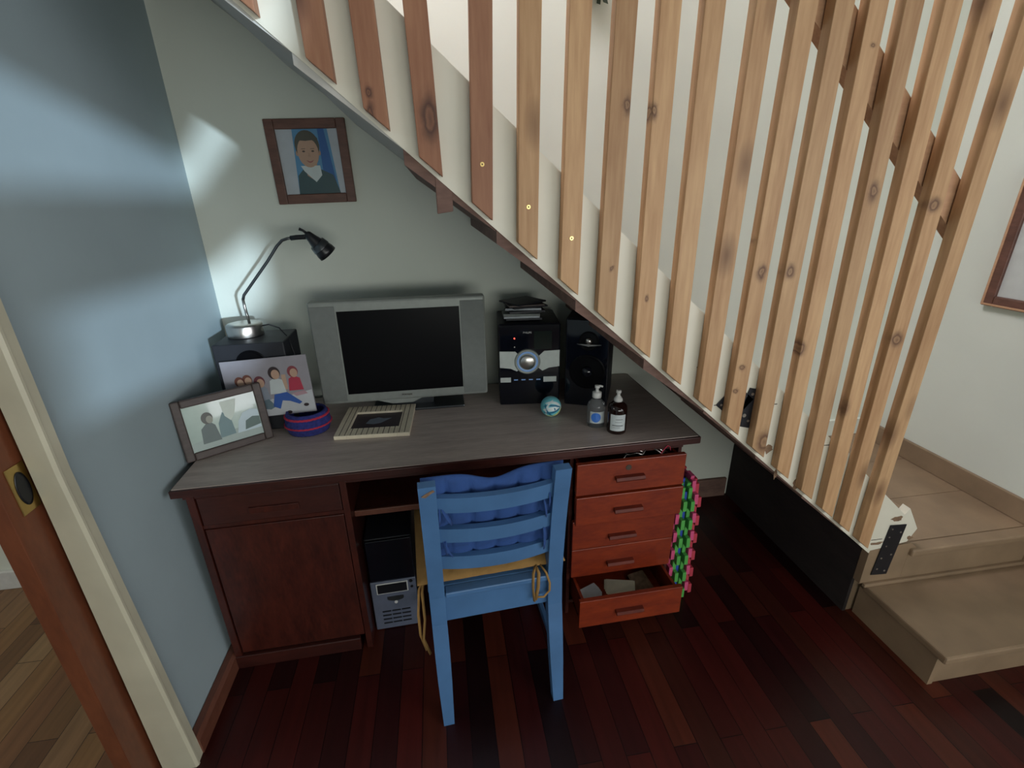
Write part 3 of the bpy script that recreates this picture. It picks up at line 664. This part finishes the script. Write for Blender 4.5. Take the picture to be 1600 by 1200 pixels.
# ------------------------------------------------------------------ things on the desk top
# television
tv = thing('television', (-.156, 1.79, DZ), 0, 'silver flat television with side speakers and dark screen on the desk', 'television')
tz = .047
b = B(); b.box(-.322, .322, 0, .05, tz, tz+.402, bev=.008); b.box(-.25, .25, .05, .085, tz+.05, tz+.33, bev=.02); b.build('housing', M['silver'], tv)
b = B(); b.box(-.223, .224, -.0015, .002, tz+.038, tz+.365, bev=.001); b.build('screen', M['screen'], tv)
for s in (-1, 1):
    b = B(); b.box(s*.272-.044, s*.272+.044, -.003, .002, tz+.012, tz+.385, bev=.001); b.build('speaker_grille', M['grille'], tv)
b = B(); b.prism([(-.12, .004, tz+.003), (-.06, .002, tz-.014), (.02, .002, tz-.014), (.06, .004, tz+.003)], (0, .03, 0)); b.build('chin', M['silver'], tv)
b = B(); b.box(-.14, .225, -.012, .16, 0, .010, bev=.004); b.box(-.05, .10, .04, .075, .010, tz+.04); b.build('stand', M['steel_dark'], tv)
text('Xitrope', .011, M['groove'], tv, 'lettering', (.0, -.002, tz+.023), sx=1.15, label='small dark lettering')

# stereo
ss = thing('stereo_unit', (.212, 1.765, DZ), math.radians(-6), 'black mini stereo with round lit volume dial on the desk', 'stereo')
W2 = .242
b = B(); b.box(0, W2, .012, .25, .003, .335, bev=.004); b.build('case', M['blackmat'], ss)
b = B(); b.box(0, W2, 0, .012, .0, .338, bev=.006); b.build('front_panel', M['blackgloss'], ss)
for s in (0, 1):
    b = B(); X_ = lambda x: W2-x if s else x
    b.prism([(X_(.003), -.003, .163), (X_(.045), -.003, .158), (X_(.070), -.003, .146), (X_(.088), -.003, .160), (X_(.088), -.003, .205), (X_(.064), -.003, .228), (X_(.003), -.003, .230)], (0, .004, 0))
    b.build('silver_wing', M['wing'], ss, label='brushed silver band beside the dial')
kx, kz = .112, .186
b = B(); RX = Matrix.Translation((kx, 0, kz)) @ Matrix.Rotation(PI/2, 4, 'X')
b.lathe([(.051, 0), (.051, .006), (.047, .009), (.043, .006)], M['silver'], 40, mat=RX)
b.lathe([(.042, 0), (.042, .007), (.038, .008), (.031, .004)], M['ring'], 40, mat=RX); dial = b.build('dial_ring', M['ring'], ss, label='blue lit ring')
b = B(); b.lathe([(.029, .003), (.029, .016), (.027, .018), (.001, .018)], M['chrome'], 32, mat=RX); b.build('dial', M['chrome'], ss, label='spun metal volume dial')
b = B(); b.cyl((.062, -.002, .281), (.062, .0, .281), .003, n=12); b.build('power_light', M['led_red'], ss)
b = B(); b.cyl((.062, -.002, .246), (.062, .0, .246), .0025, n=12); b.build('button', M['chrome'], ss)
b = B(); b.box(.138, .208, -.0015, .001, .235, .308, bev=.0005); b.build('reflection_panel', flat('painted_reflection', (.012, .02, .018), .04), ss)  # dim grey-green panel painted to stand for a window reflection
b = B(); b.box(.004, .046, -.002, .001, .100, .120); b.build('silver_label', M['wing'], ss)
b = B(); b.box(.176, .228, -.002, .001, .098, .120); b.build('silver_label', M['wing'], ss)
b = B()
for k in range(4): b.box(.058+.03*k, .074+.03*k, -.0015, .001, .107, .111)
b.build('button_row', M['ring'], ss)
text('PHILIPS', .0105, M['white'], ss, 'lettering', (.112, -.001, .303), label='small white maker name')

# discs on the stereo
dz = DZ+.3385
zc = dz
dlab = ['dark flat disc case, lowest of the pile on the stereo', 'dark disc case second from the bottom of the pile', 'grey disc case third from the bottom of the pile', 'black disc case in the middle of the pile on the stereo',
        'dark disc case just above the middle of the pile', 'black disc sleeve near the top of the pile', 'grey disc sleeve under the topmost black one', 'black disc sleeve, topmost of the pile on the stereo']
for k in range(8):
    th = .0095 if k < 5 else .006
    b = B(); w = .142
    b.box(-w/2, w/2, -.0625, .0625, 0, th, bev=.001)
    o = b.build('disc_case', [M['blackmat'], M['steel_dark'], M['grille'], M['blackmat'], M['steel_dark'], M['blackmat'], M['frame_grey'], M['blackmat']][k])
    tag(o, dlab[k], 'disc case', 'disc cases piled on the stereo')
    o.location = (.325+random.uniform(-.012, .012)-.005*k*0, 1.86+random.uniform(-.012, .012), zc)
    o.rotation_euler = (0, 0, math.radians([-5, -4, -9, 2, -8, 12, 4, 30][k])); zc += th+.0004
# right speaker
rs = thing('loudspeaker', (.468, 1.722, DZ), math.radians(-24), 'black loudspeaker right of the stereo, under the stair edge', 'loudspeaker')
WS = .170
b = B(); b.box(0, WS, .006, .25, .003, .36, bev=.006); b.build('cabinet', M['blackmat'], rs)
b = B(); b.box(.002, WS-.002, 0, .006, .005, .358, bev=.004); b.build('baffle', M['blackgloss'], rs)
def driver(parent, cx, cz, r, cap, capm, name='driver'):
    RX = Matrix.Translation((cx, 0, cz)) @ Matrix.Rotation(PI/2, 4, 'X'); b = B()
    b.lathe([(r, 0), (r, .002), (r*.94, .003), (r*.86, .0015), (r*.8, .002), (cap*1.15, .001), (cap, .0015)], M['screen'], 36, mat=RX)
    o = b.build(name, M['screen'], parent)
    b = B(); b.lathe([(cap, .0015), (cap*.86, .0015+cap*.35), (cap*.5, .0015+cap*.6), (cap*.02, .0015+cap*.68)], capm, 24, mat=RX); b.build('dust_cap', capm, o)
driver(rs, .09, .275, .038, .014, M['chrome'], 'tweeter'); driver(rs, .088, .15, .070, .024, M['blackgloss'], 'woofer')
b = B(); b.prism([(.045, -.007, .262), (.085, -.008, .256), (.090, -.008, .254), (.095, -.008, .256), (.138, -.007, .262), (.095, -.008, .263), (.085, -.008, .263)], (0, .007, 0)); b.build('trim_bar', M['chrome'], rs)
# left speaker
ls = thing('loudspeaker', (-.788, 1.705, DZ), math.radians(.5), 'black boxy loudspeaker in the left corner under the lamp', 'loudspeaker')
b = B(); b.box(0, .235, .0, .185, 0, .333, bev=.004); b.build('cabinet', M['blackmat'], ls)
driver(ls, .118, .258, .052, .009, M['steel_dark'], 'woofer')
# lamp
lp = thing('desk_lamp', (-.715, 1.828, DZ+.3335), 0, 'black bent arm desk lamp with steel base on the left speaker', 'desk lamp')
b = B(); b.lathe([(.060, 0), (.0605, .003), (.0605, .040), (.058, .044), (.02, .045)], M['chrome'], 40); b.build('base', M['chrome'], lp)
b = B(); b.tube([(0.02, 0, .044), (.016, 0, .10), (.016, 0, .135)], .005, 10); b.build('stem', M['chrome'], lp)
b = B(); b.tube([(.016, 0, .13), (.022, 0, .146), (.07, 0, .20), (.125, 0, .262), (.165, 0, .312), (.185, 0, .330), (.205, 0, .336), (.22, 0, .337)], .005, 10); b.build('arm', M['steel_dark'], lp)
b = B(); b.tube([(.215, 0, .337), (.235, 0, .339), (.268, 0, .340), (.276, 0, .340)], .0085, 12); b.build('joint', M['black'], lp)
hd = Matrix.Translation((.282, -.005, .340)) @ Matrix.Rotation(math.radians(-37), 4, 'Y') @ Matrix.Rotation(math.radians(14), 4, 'X') @ Matrix.Rotation(PI, 4, 'X')
b = B(); b.lathe([(.008, -.018), (.013, -.012), (.017, .006), (.022, .024), (.0305, .052), (.034, .066), (.0345, .080), (.0315, .080), (.028, .052), (.018, .02)], M['black'], 32, mat=hd); b.build('lamp_shade', M['black'], lp)
b = B(); b.lathe([(.0285, .030), (.0326, .050), (.0328, .051), (.028, .029)], M['steel_dark'], 32, mat=hd)
b.build('shade_band', M['frame_grey'], lp)
b = B(); b.tube([hd @ Vector((0, 0, -.016)), hd @ Vector((-.002, 0, -.03)), hd @ Vector((-.008, 0, -.042))], [.005, .004, .0055], 10); b.build('shade_knob', M['black'], lp)
b = B(); b.tube([(.055, .01, .030), (.085, .0, .036), (.125, -.02, .026), (.158, -.045, -.006), (.172, -.06, -.06), (.175, -.06, -.2), (.178, -.04, -.328)], .0025, 8); b.build('cord', M['black'], lp)

# portrait helpers: flat layers inside a print
def skin(v=1): return flat('print_skin', (.42*v, .27*v, .19*v), .5, var=.02)
SK, SK2 = skin(), skin(.85)
def P(name, c): return flat('print_'+name, c, .45, var=.05, scale=25)
# wall portrait
wp = thing('wall_portrait', (-.432, YB-.002, 1.68), 0, 'brown framed school portrait of a smiling boy on the back wall', 'framed photo')
wp.rotation_euler = (0, math.radians(-1.3), 0)
w, h = .280, .283
b = B()
def frame(b, w, h, fw, d, y0=0, bev=.003):
    b.box(-w/2, -w/2+fw, -d+y0, y0, -h/2, h/2, bev=bev); b.box(w/2-fw, w/2, -d+y0, y0, -h/2, h/2, bev=bev)
    b.box(-w/2+fw, w/2-fw, -d+y0, y0, -h/2, -h/2+fw, bev=bev); b.box(-w/2+fw, w/2-fw, -d+y0, y0, h/2-fw, h/2, bev=bev)
frame(b, w, h, .033, .018); b.build('frame', M['frame_brown'], wp)
pic = B(); pic.box(-.108, .108, -.006, -.001, -.110, .110)
pr = pic.build('print', P('grey_white', (.42, .46, .50)), wp)
y = -.0065
def lay(poly, m, yy, name='print_shape'):
    b = B(); b.prism([(x, yy, z) for x, z in poly], (0, .0004, 0)); b.build(name, m, pr)
def ell(cx, cz, rx, rz, n=24): return [(cx+rx*math.cos(2*PI*i/n), cz+rz*math.sin(2*PI*i/n)) for i in range(n)]
lay([(-.062, -.110), (.086, -.110), (.072, .110), (-.050, .110)], P('sky_blue', (.08, .24, .42)), y, 'backdrop')
lay([(.035, -.110), (.082, -.110), (.060, .110), (.038, .110)], P('deep_blue', (.02, .10, .30)), y-.0003, 'backdrop')
lay([(-.062, -.110), (.088, -.110), (.070, -.045), (.030, -.025), (-.030, -.020), (-.055, -.045)], P('dark_green_jumper', (.035, .075, .085)), y-.0008, 'jumper')
lay([(-.040, -.012), (-.030, -.030), (.006, -.068), (.030, -.045), (.028, -.012)], P('white_collar', (.50, .56, .56)), y-.0012, 'collar')
lay([(-.022, -.045), (.004, -.064), (.018, -.045), (.018, .0), (-.024, .0)], SK2, y-.0011, 'neck')
lay(ell(-.006, .055, .043, .050), P('brown_hair', (.06, .06, .045)), y-.0014, 'hair')
lay([(-.006+a*1.0, b_) for a, b_ in [(.037*math.cos(2*PI*i/24), .032+.050*math.sin(2*PI*i/24)) for i in range(24)]], SK, y-.0018, 'face')
lay([(-.045, .06), (-.03, .072), (-.008, .070), (.014, .072), (.032, .058), (.034, .078), (.015, .096), (-.02, .098), (-.042, .082)], P('brown_fringe', (.06, .06, .045)), y-.0022, 'hair')
for sx in (-1, 1):
    lay(ell(-.005+sx*.016, .036, .0052, .003, 12), P('eye_dark', (.05, .035, .03)), y-.0022, 'eye')
    lay([(-.005+sx*.016-.007, .043), (-.005+sx*.016+.007, .0435), (-.005+sx*.016+.007, .0455), (-.005+sx*.016-.007, .045)], P('brow', (.12, .08, .06)), y-.0022, 'eyebrow')
    lay(ell(-.006+sx*.039, .030, .005, .009, 12), SK2, y-.0012, 'ear')
lay([(-.009, .018), (.001, .018), (-.002, .030), (-.005, .030)], SK2, y-.0022, 'nose')
lay([(-.016, .007), (-.004, .002), (.010, .007), (.004, .0), (-.004, -.003), (-.011, .0)], P('lips', (.28, .10, .09)), y-.0022, 'mouth')
# framed photo in front (grey brown frame leaning on the desk)
gf = thing('framed_photo', (-.742, 1.572, DZ), 0, 'grey brown framed photo leaning at the left end of the desk', 'framed photo')
ang = math.atan2(1.641-1.494, -.63+.853)
gf.rotation_euler = (math.radians(-10), 0, ang)
w, h = .268, .205
b = B()
fr = B()
fw = .026
for q in ((-w/2, -w/2+fw, 0, h), (w/2-fw, w/2, 0, h), (-w/2+fw, w/2-fw, 0, fw), (-w/2+fw, w/2-fw, h-fw, h)): fr.box(q[0], q[1], -.010, .012, q[2], q[3], bev=.004)
fr.build('frame', M['frame_grey'], gf)
b = B(); b.prism([(-.03, .012, .10), (.03, .012, .10), (.03, .075, .022), (-.03, .075, .022)], (0, .003, 0)); b.build('easel_back', M['black'], gf)
b = B(); b.box(-w/2+fw-.003, w/2-fw+.003, -.002, .010, fw-.003, h-fw+.003); pr = b.build('print', flat('print_pale_with_reflection', (.46, .57, .53), .10, var=.12, scale=9, Coat_Weight=.6), gf)  # pale print, lightened further to take in the reflection on its glass
y = -.0025
lay([(-.108, .027), (.108, .027), (.108, .075), (-.108, .055)], P('pale_floor', (.36, .44, .42)), y, 'foreground')
lay([(-.075, .045), (-.02, .045), (-.028, .10), (-.045, .118), (-.07, .095)], P('grey_figure', (.12, .16, .16)), y-.0003, 'figure')
lay(ell(-.046, .128, .017, .020), P('dark_hair', (.10, .105, .095)), y-.0005, 'hair')
lay(ell(-.040, .122, .010, .013), P('pale_face', (.30, .31, .26)), y-.0008, 'face')
lay([(-.022, .05), (.025, .052), (.020, .12), (.0, .135), (-.018, .10)], P('blue_figure', (.16, .26, .28)), y-.0004, 'figure')
lay([(.0, .17), (.05, .17), (.035, .12), (.02, .10), (.005, .12)], P('bright_leaves', (.62, .70, .64)), y-.0005, 'foliage')
lay([(.03, .05), (.040, .09), (.058, .115), (.085, .122), (.106, .115), (.106, .05)], P('white_arch', (.52, .64, .70)), y-.0006, 'arch')
lay([(.055, .055), (.106, .062), (.106, .09), (.085, .095), (.062, .085)], P('dark_sofa', (.10, .16, .15)), y-.0009, 'sofa')
# group photo taped to the speaker
gp = thing('photo_print', (-.618, 1.678, .825), 0, 'unframed photo of five seated children leaning on the left speaker', 'photo')
gp.rotation_euler = (math.radians(-3), math.radians(-2.0), math.radians(1))
w, h = .285, .215
b = B(); b.box(-w/2, w/2, 0, .004, 0, h, m=None); pr = b.build('print', P('lilac_grey', (.26, .245, .27)), gp)
lay([(-w/2+.002, .002), (w/2-.002, .002), (w/2-.002, .085), (.03, .065), (-w/2+.002, .06)], P('white_bedding', (.44, .45, .47)), -.0005, 'bedding')
def kid(x, z, hair, top, legs=None, s=1, skinm=SK, lean=0):
    lay([(x-.024*s, z), (x+.026*s, z), (x+.020*s, z+.045*s), (x, z+.055*s), (x-.018*s, z+.045*s)], top, -.0012, 'clothes')
    lay(ell(x+lean, z+.070*s, .018*s, .021*s), hair, -.0015, 'hair')
    lay(ell(x+lean+.003*s, z+.065*s, .0125*s, .016*s), skinm, -.0018, 'face')
    if legs: lay([(a, b_) for a, b_ in legs[1]], legs[0], -.0014, 'legs')
hb, hr = P('dark_hair2', (.03, .018, .02)), P('auburn_hair', (.14, .05, .035))
kid(-.092, .075, hr, P('brown_top', (.30, .13, .07)), s=.9)
kid(-.066, .080, hr, P('cream_top', (.42, .33, .30)), s=.9)
kid(-.028, .062, P('dark_red_hair', (.12, .03, .04)), P('grey_blue_top', (.22, .25, .30)), (P('slate_trousers', (.11, .16, .19)), [(-.055, .055), (-.010, .065), (.01, .035), (-.01, .025), (-.035, .03)]))
kid(.026, .082, hb, P('white_top', (.46, .50, .50)), (P('blue_jeans', (.03, .09, .33)), [(.0, .035), (.012, .08), (.055, .085), (.10, .042), (.09, .035), (.06, .05), (.035, .055), (.022, .024)]), 1.1)
kid(.088, .088, P('red_hair', (.20, .04, .05)), P('red_top', (.36, .03, .06)), (P('pink_trousers', (.38, .24, .27)), [(.07, .078), (.115, .085), (.125, .072), (.085, .066)]))
lay([(.045, .095), (.062, .095), (.062, .150), (.048, .150)], P('teddy', (.42, .28, .2)), -.0009, 'bear')
for x, z in ((.112, .030), (.05, .008)): lay(ell(x, z, .009, .006), hb, -.0016, 'shoe')

# knitted bowl
kb = thing('knitted_bowl', (-.512, 1.605+.075, DZ), 0, 'navy blue knitted bowl with two red stripes', 'bowl')
prof_o = [(.060, .0), (.078, .004), (.086, .018), (.086, .040)]
b = B(); n = 64
def kn(r, k, j): return r+.0014*math.sin(j*PI/1.0+k*PI)
def ringb(b, prof, m):
    rings = []
    for k, (r, z) in enumerate(prof): rings.append([b.bm.verts.new((kn(r, k, j)*math.cos(2*PI*j/n), kn(r, k, j)*.92*math.sin(2*PI*j/n), z+.0009*(j % 2))) for j in range(n)])
    for a, c in zip(rings, rings[1:]):
        for j in range(n): f = b.bm.faces.new([a[j], a[(j+1) % n], c[(j+1) % n], c[j]]); f.smooth = True
    return rings
def lin(z0, z1, r0, r1, k): return [(r0+(r1-r0)*i/k, z0+(z1-z0)*i/k) for i in range(k+1)]
rg = ringb(b, [(.02, .001), (.05, .0)]+lin(.002, .028, .070, .080, 6)+lin(.030, .064, .080, .076, 7)+lin(.066, .080, .074, .069, 3)+[(.062, .080)]+lin(.076, .012, .061, .062, 8)+[(.05, .006), (.02, .006)], None)
b.bm.faces.new(rg[0]); b.bm.faces.new(rg[-1]); b.build('body', M['knit_b'], kb)
b = B(); ringb(b, [(.080, .029), (.0835, .031), (.0835, .034), (.080, .036)], None); b.build('stripe', M['knit_r'], kb, label='red lower stripe')
b = B(); ringb(b, [(.0755, .062), (.079, .064), (.0785, .068), (.0735, .070)], None); b.build('stripe', M['knit_r'], kb, label='red upper stripe')

# ivory slatted photo frame lying flat
iv = thing('framed_photo', (-.268, 1.695, DZ), math.radians(-3), 'ivory slatted photo frame lying flat before the television', 'framed photo')
w, h = .266, .255
b = B(); fwx, fwy = .045, .058
nx = 14
for q in ((-w/2, -w/2+fwx, -h/2, h/2), (w/2-fwx, w/2, -h/2, h/2), (-w/2+fwx, w/2-fwx, -h/2, -h/2+fwy), (-w/2+fwx, w/2-fwx, h/2-fwy, h/2)):
    b.box(q[0], q[1], q[2], q[3], 0, .0145, M['ivory'], bev=.002)
for k in range(1, nx):
    xa = -w/2+w*k/nx
    for q in (((-h/2+.003, h/2-.003),) if abs(xa) > w/2-fwx else ((-h/2+.003, -h/2+fwy-.002), (h/2-fwy+.002, h/2-.003))):
        b.box(xa-.0011, xa+.0011, q[0], q[1], .0140, .0149, M['groove'])
b.build('slatted_frame', None, iv)
b = B(); b.box(-w/2+fwx-.004, w/2-fwx+.004, -h/2+fwy-.004, h/2-fwy+.004, .0002, .0068); pr2 = b.build('print', P('dark_plum', (.035, .022, .03)), iv, label='dark photo print')
b = B(); b.prism([(-.04, -.02, .007), (-.01, -.028, .007), (.015, -.02, .007), (.05, .02, .007), (.02, .018, .007), (0, .03, .007), (-.03, .015, .007)], (0, 0, .0004)); b.build('print_shape', P('pale_figure', (.16, .19, .24)), pr2)

# ball
bl = thing('toy_ball', (.392, 1.632, DZ+.0395), 0, 'small turquoise ball with white and yellow swirls before the stereo', 'ball')
b = B(); bmesh.ops.create_uvsphere(b.bm, u_segments=40, v_segments=24, radius=.0395)
for f in b.bm.faces: f.smooth = True
b.build('ball', M['ball'] if 'ball' in M else flat('turquoise_rubber', (.16, .55, .62), .4), bl)
def swirl(ax, ang, m, r0=.55, w=.16):
    b = B(); bm = b.bm; Rm = Matrix.Rotation(ang, 3, ax); R_ = .0400
    n = 26; rows = []
    for i in range(n+1):
        a = -1.1+2.2*i/n; ww = w*max(0,math.sin(PI*i/n))**.6*.5+.01
        c = Vector((math.sin(a)*.9, -math.cos(a), r0*math.cos(a*1.2)))
        up = Vector((0, 0, 1))
        rows.append([bm.verts.new(Rm @ ((c+up*ww*s).normalized()*R_)) for s in (-1, -.3, .3, 1)])
    for a_, c_ in zip(rows, rows[1:]):
        for j in range(3): bm.faces.new([a_[j], a_[j+1], c_[j+1], c_[j]])
    b.build('swirl', m, bl)
wb, yb, db = flat('white_rubber', (.62, .70, .70), .4), flat('yellow_rubber', (.62, .66, .22), .4), flat('deep_teal_rubber', (.01, .14, .25), .4)
swirl('Y', .35, wb, .95, .5); swirl('Y', .15, db, .5, .2); swirl('Y', -.1, wb, .12, .42); swirl('Y', -.3, db, -.22, .2); swirl('Y', PI-.5, yb, .95, .55); swirl('Y', PI+.9, db, .62, .22); swirl('Y', -1.2, wb, .75, .3)
b = B(); Rm = Matrix.Rotation(-.2, 3, 'Z')
b.prism([Rm @ Vector((.012+.005*math.cos(t), -.0378, .004+.005*math.sin(t))) for t in [2*PI*i/12 for i in range(12)]], (0, .004, 0)); b.build('dot', db, bl)

# bottles
def bottle(x, y, name, prof, mat, label, cat): return None
sb = thing('sanitizer_bottle', (.536, 1.522, DZ), 0, 'clear pump bottle with blue label, left of two bottles on the desk', 'bottle', 'bottles at the right end of the desk')
b = B(); b.lathe([(.026, 0), (.031, .002), (.0325, .008), (.0325, .078), (.030, .090), (.020, .102), (.0125, .110), (.0125, .116)], M['clear'], 36); b.build('bottle_body', M['clear'], sb)
b = B(); b.lathe([(.014, .112), (.0165, .113), (.0165, .132), (.012, .134), (.006, .136), (.0055, .148), (.009, .149), (.009, .158), (.004, .159)], M['white'], 24); b.tube([(0, 0, .154), (.010, -.006, .157), (.018, -.010, .155)], [.005, .0045, .0035], 8); b.build('pump', flat('frosted_pump', (.35, .36, .38), .4), sb)
def wrap(parent, r, z0, z1, a0, a1, m, name):
    b = B(); n = 20; rows = []
    for i in range(n+1):
        a = a0+(a1-a0)*i/n; rows.append([b.bm.verts.new((rr*math.cos(a), rr*math.sin(a), z)) for rr, z in ((r, z0), (r, z1), (r+.0006, z1), (r+.0006, z0))])
    for a_, c_ in zip(rows, rows[1:]):
        for j in range(4): b.bm.faces.new([a_[j], a_[(j+1) % 4], c_[(j+1) % 4], c_[j]])
    b.bm.faces.new(rows[0]); b.bm.faces.new(rows[-1]); return b.build(name, m, parent)
lb = wrap(sb, .0328, .022, .066, -PI/2-1.0, -PI/2+.75, M['label'], 'label')
b = B(); n = 24; vs = []
for i in range(n):
    t = 2*PI*i/n; a = -PI/2-.32+.52*math.cos(t); vs.append(Vector((.0346*math.cos(a), .0346*math.sin(a), .045+.019*math.sin(t))))
cv = b.bm.verts.new(Vector((.0350*math.cos(-PI/2-.32), .0350*math.sin(-PI/2-.32), .045))); vv = [b.bm.verts.new(v) for v in vs]
for i in range(n): b.bm.faces.new([cv, vv[i], vv[(i+1) % n]])
b.build('label_disc', M['labelblue'], lb, label='blue oval on the label')
bb = thing('spray_bottle', (.594, 1.462, DZ), 0, 'dark brown bottle with white label, right of two bottles on the desk', 'bottle', 'bottles at the right end of the desk')
b = B(); b.lathe([(.029, 0), (.0335, .002), (.0345, .008), (.0345, .090), (.032, .102), (.022, .112), (.014, .116), (.014, .122)], M['brownglass'], 36); b.build('bottle_body', M['brownglass'], bb)
b = B(); b.lathe([(.0155, .119), (.0155, .127), (.009, .136), (.006, .140), (.006, .148), (.009, .150), (.009, .158), (.005, .160)], M['white'], 24); b.tube([(0, 0, .154), (-.004, -.010, .155)], [.004, .003], 8); b.build('spray_cap', M['white'], bb)
wl = wrap(bb, .0348, .016, .078, -PI/2-1.05, -PI/2+.55, M['label'], 'label')
wrap(wl, .0355, .060, .0615, -PI/2-.5, -PI/2+.2, M['steel_dark'], 'printed_line'); wrap(wl, .0355, .036, .0385, -PI/2-.8, -PI/2+.25, M['steel_dark'], 'printed_line'); wrap(wl, .0355, .029, .030, -PI/2-.7, -PI/2+.0, M['steel_dark'], 'printed_line'); wrap(wl, .0355, .050, .051, -PI/2-.55, -PI/2+.15, M['steel_dark'], 'printed_line')
# small glass knob glint at the back: a dark plug on the wall end of the desk
# right wall picture
rp = thing('wall_picture', (XR-.002, 1.40, 1.36), 0, 'brown framed pale picture on the right wall by the landing', 'framed picture')
rp.rotation_euler = (0, 0, -PI/2)
b = B(); w, h = .47, .515; frame(b, w, h, .042, .022, bev=.005); b.build('frame', M['frame_brown'], rp)
b = B(); frame(b, w-.006, h-.006, .008, .026, bev=.002); b.build('gilt_bead', M['rail'], rp, label='thin tan outer bead')
b = B(); b.box(-w/2+.04, w/2-.04, -.008, -.002, -h/2+.04, h/2-.04); b.build('print', P('pale_picture', (.50, .52, .50)), rp)
# ornament hanging high on the back wall above the stairs
wo = thing('wall_plant', (.60, YB-.03, 2.25), 0, 'dark leafy trailing ornament high on the wall behind the slats', 'wall ornament')
b = B()
for k in range(40):
    a = random.uniform(0, 2*PI); rr = random.uniform(.0, .06); c = Vector((rr*math.cos(a), random.uniform(-.02, .02), rr*math.sin(a)*.9-.01))
    d = Vector((math.cos(a), random.uniform(-.4, .2), math.sin(a))).normalized()*random.uniform(.018, .035); s_ = d.cross(Vector((0, 1, 0))).normalized()*.009
    b.prism([c, c+d*.5+s_, c+d, c+d*.5-s_], (0, .001, 0))
b.build('leaves', flat('dark_green_leaf', (.035, .05, .03), .6), wo)
b = B(); b.lathe([(.03, -.02), (.045, .03), (.045, .05), (.04, .05)], M['ivory'], 24); b.build('pot', M['ivory'], wo)
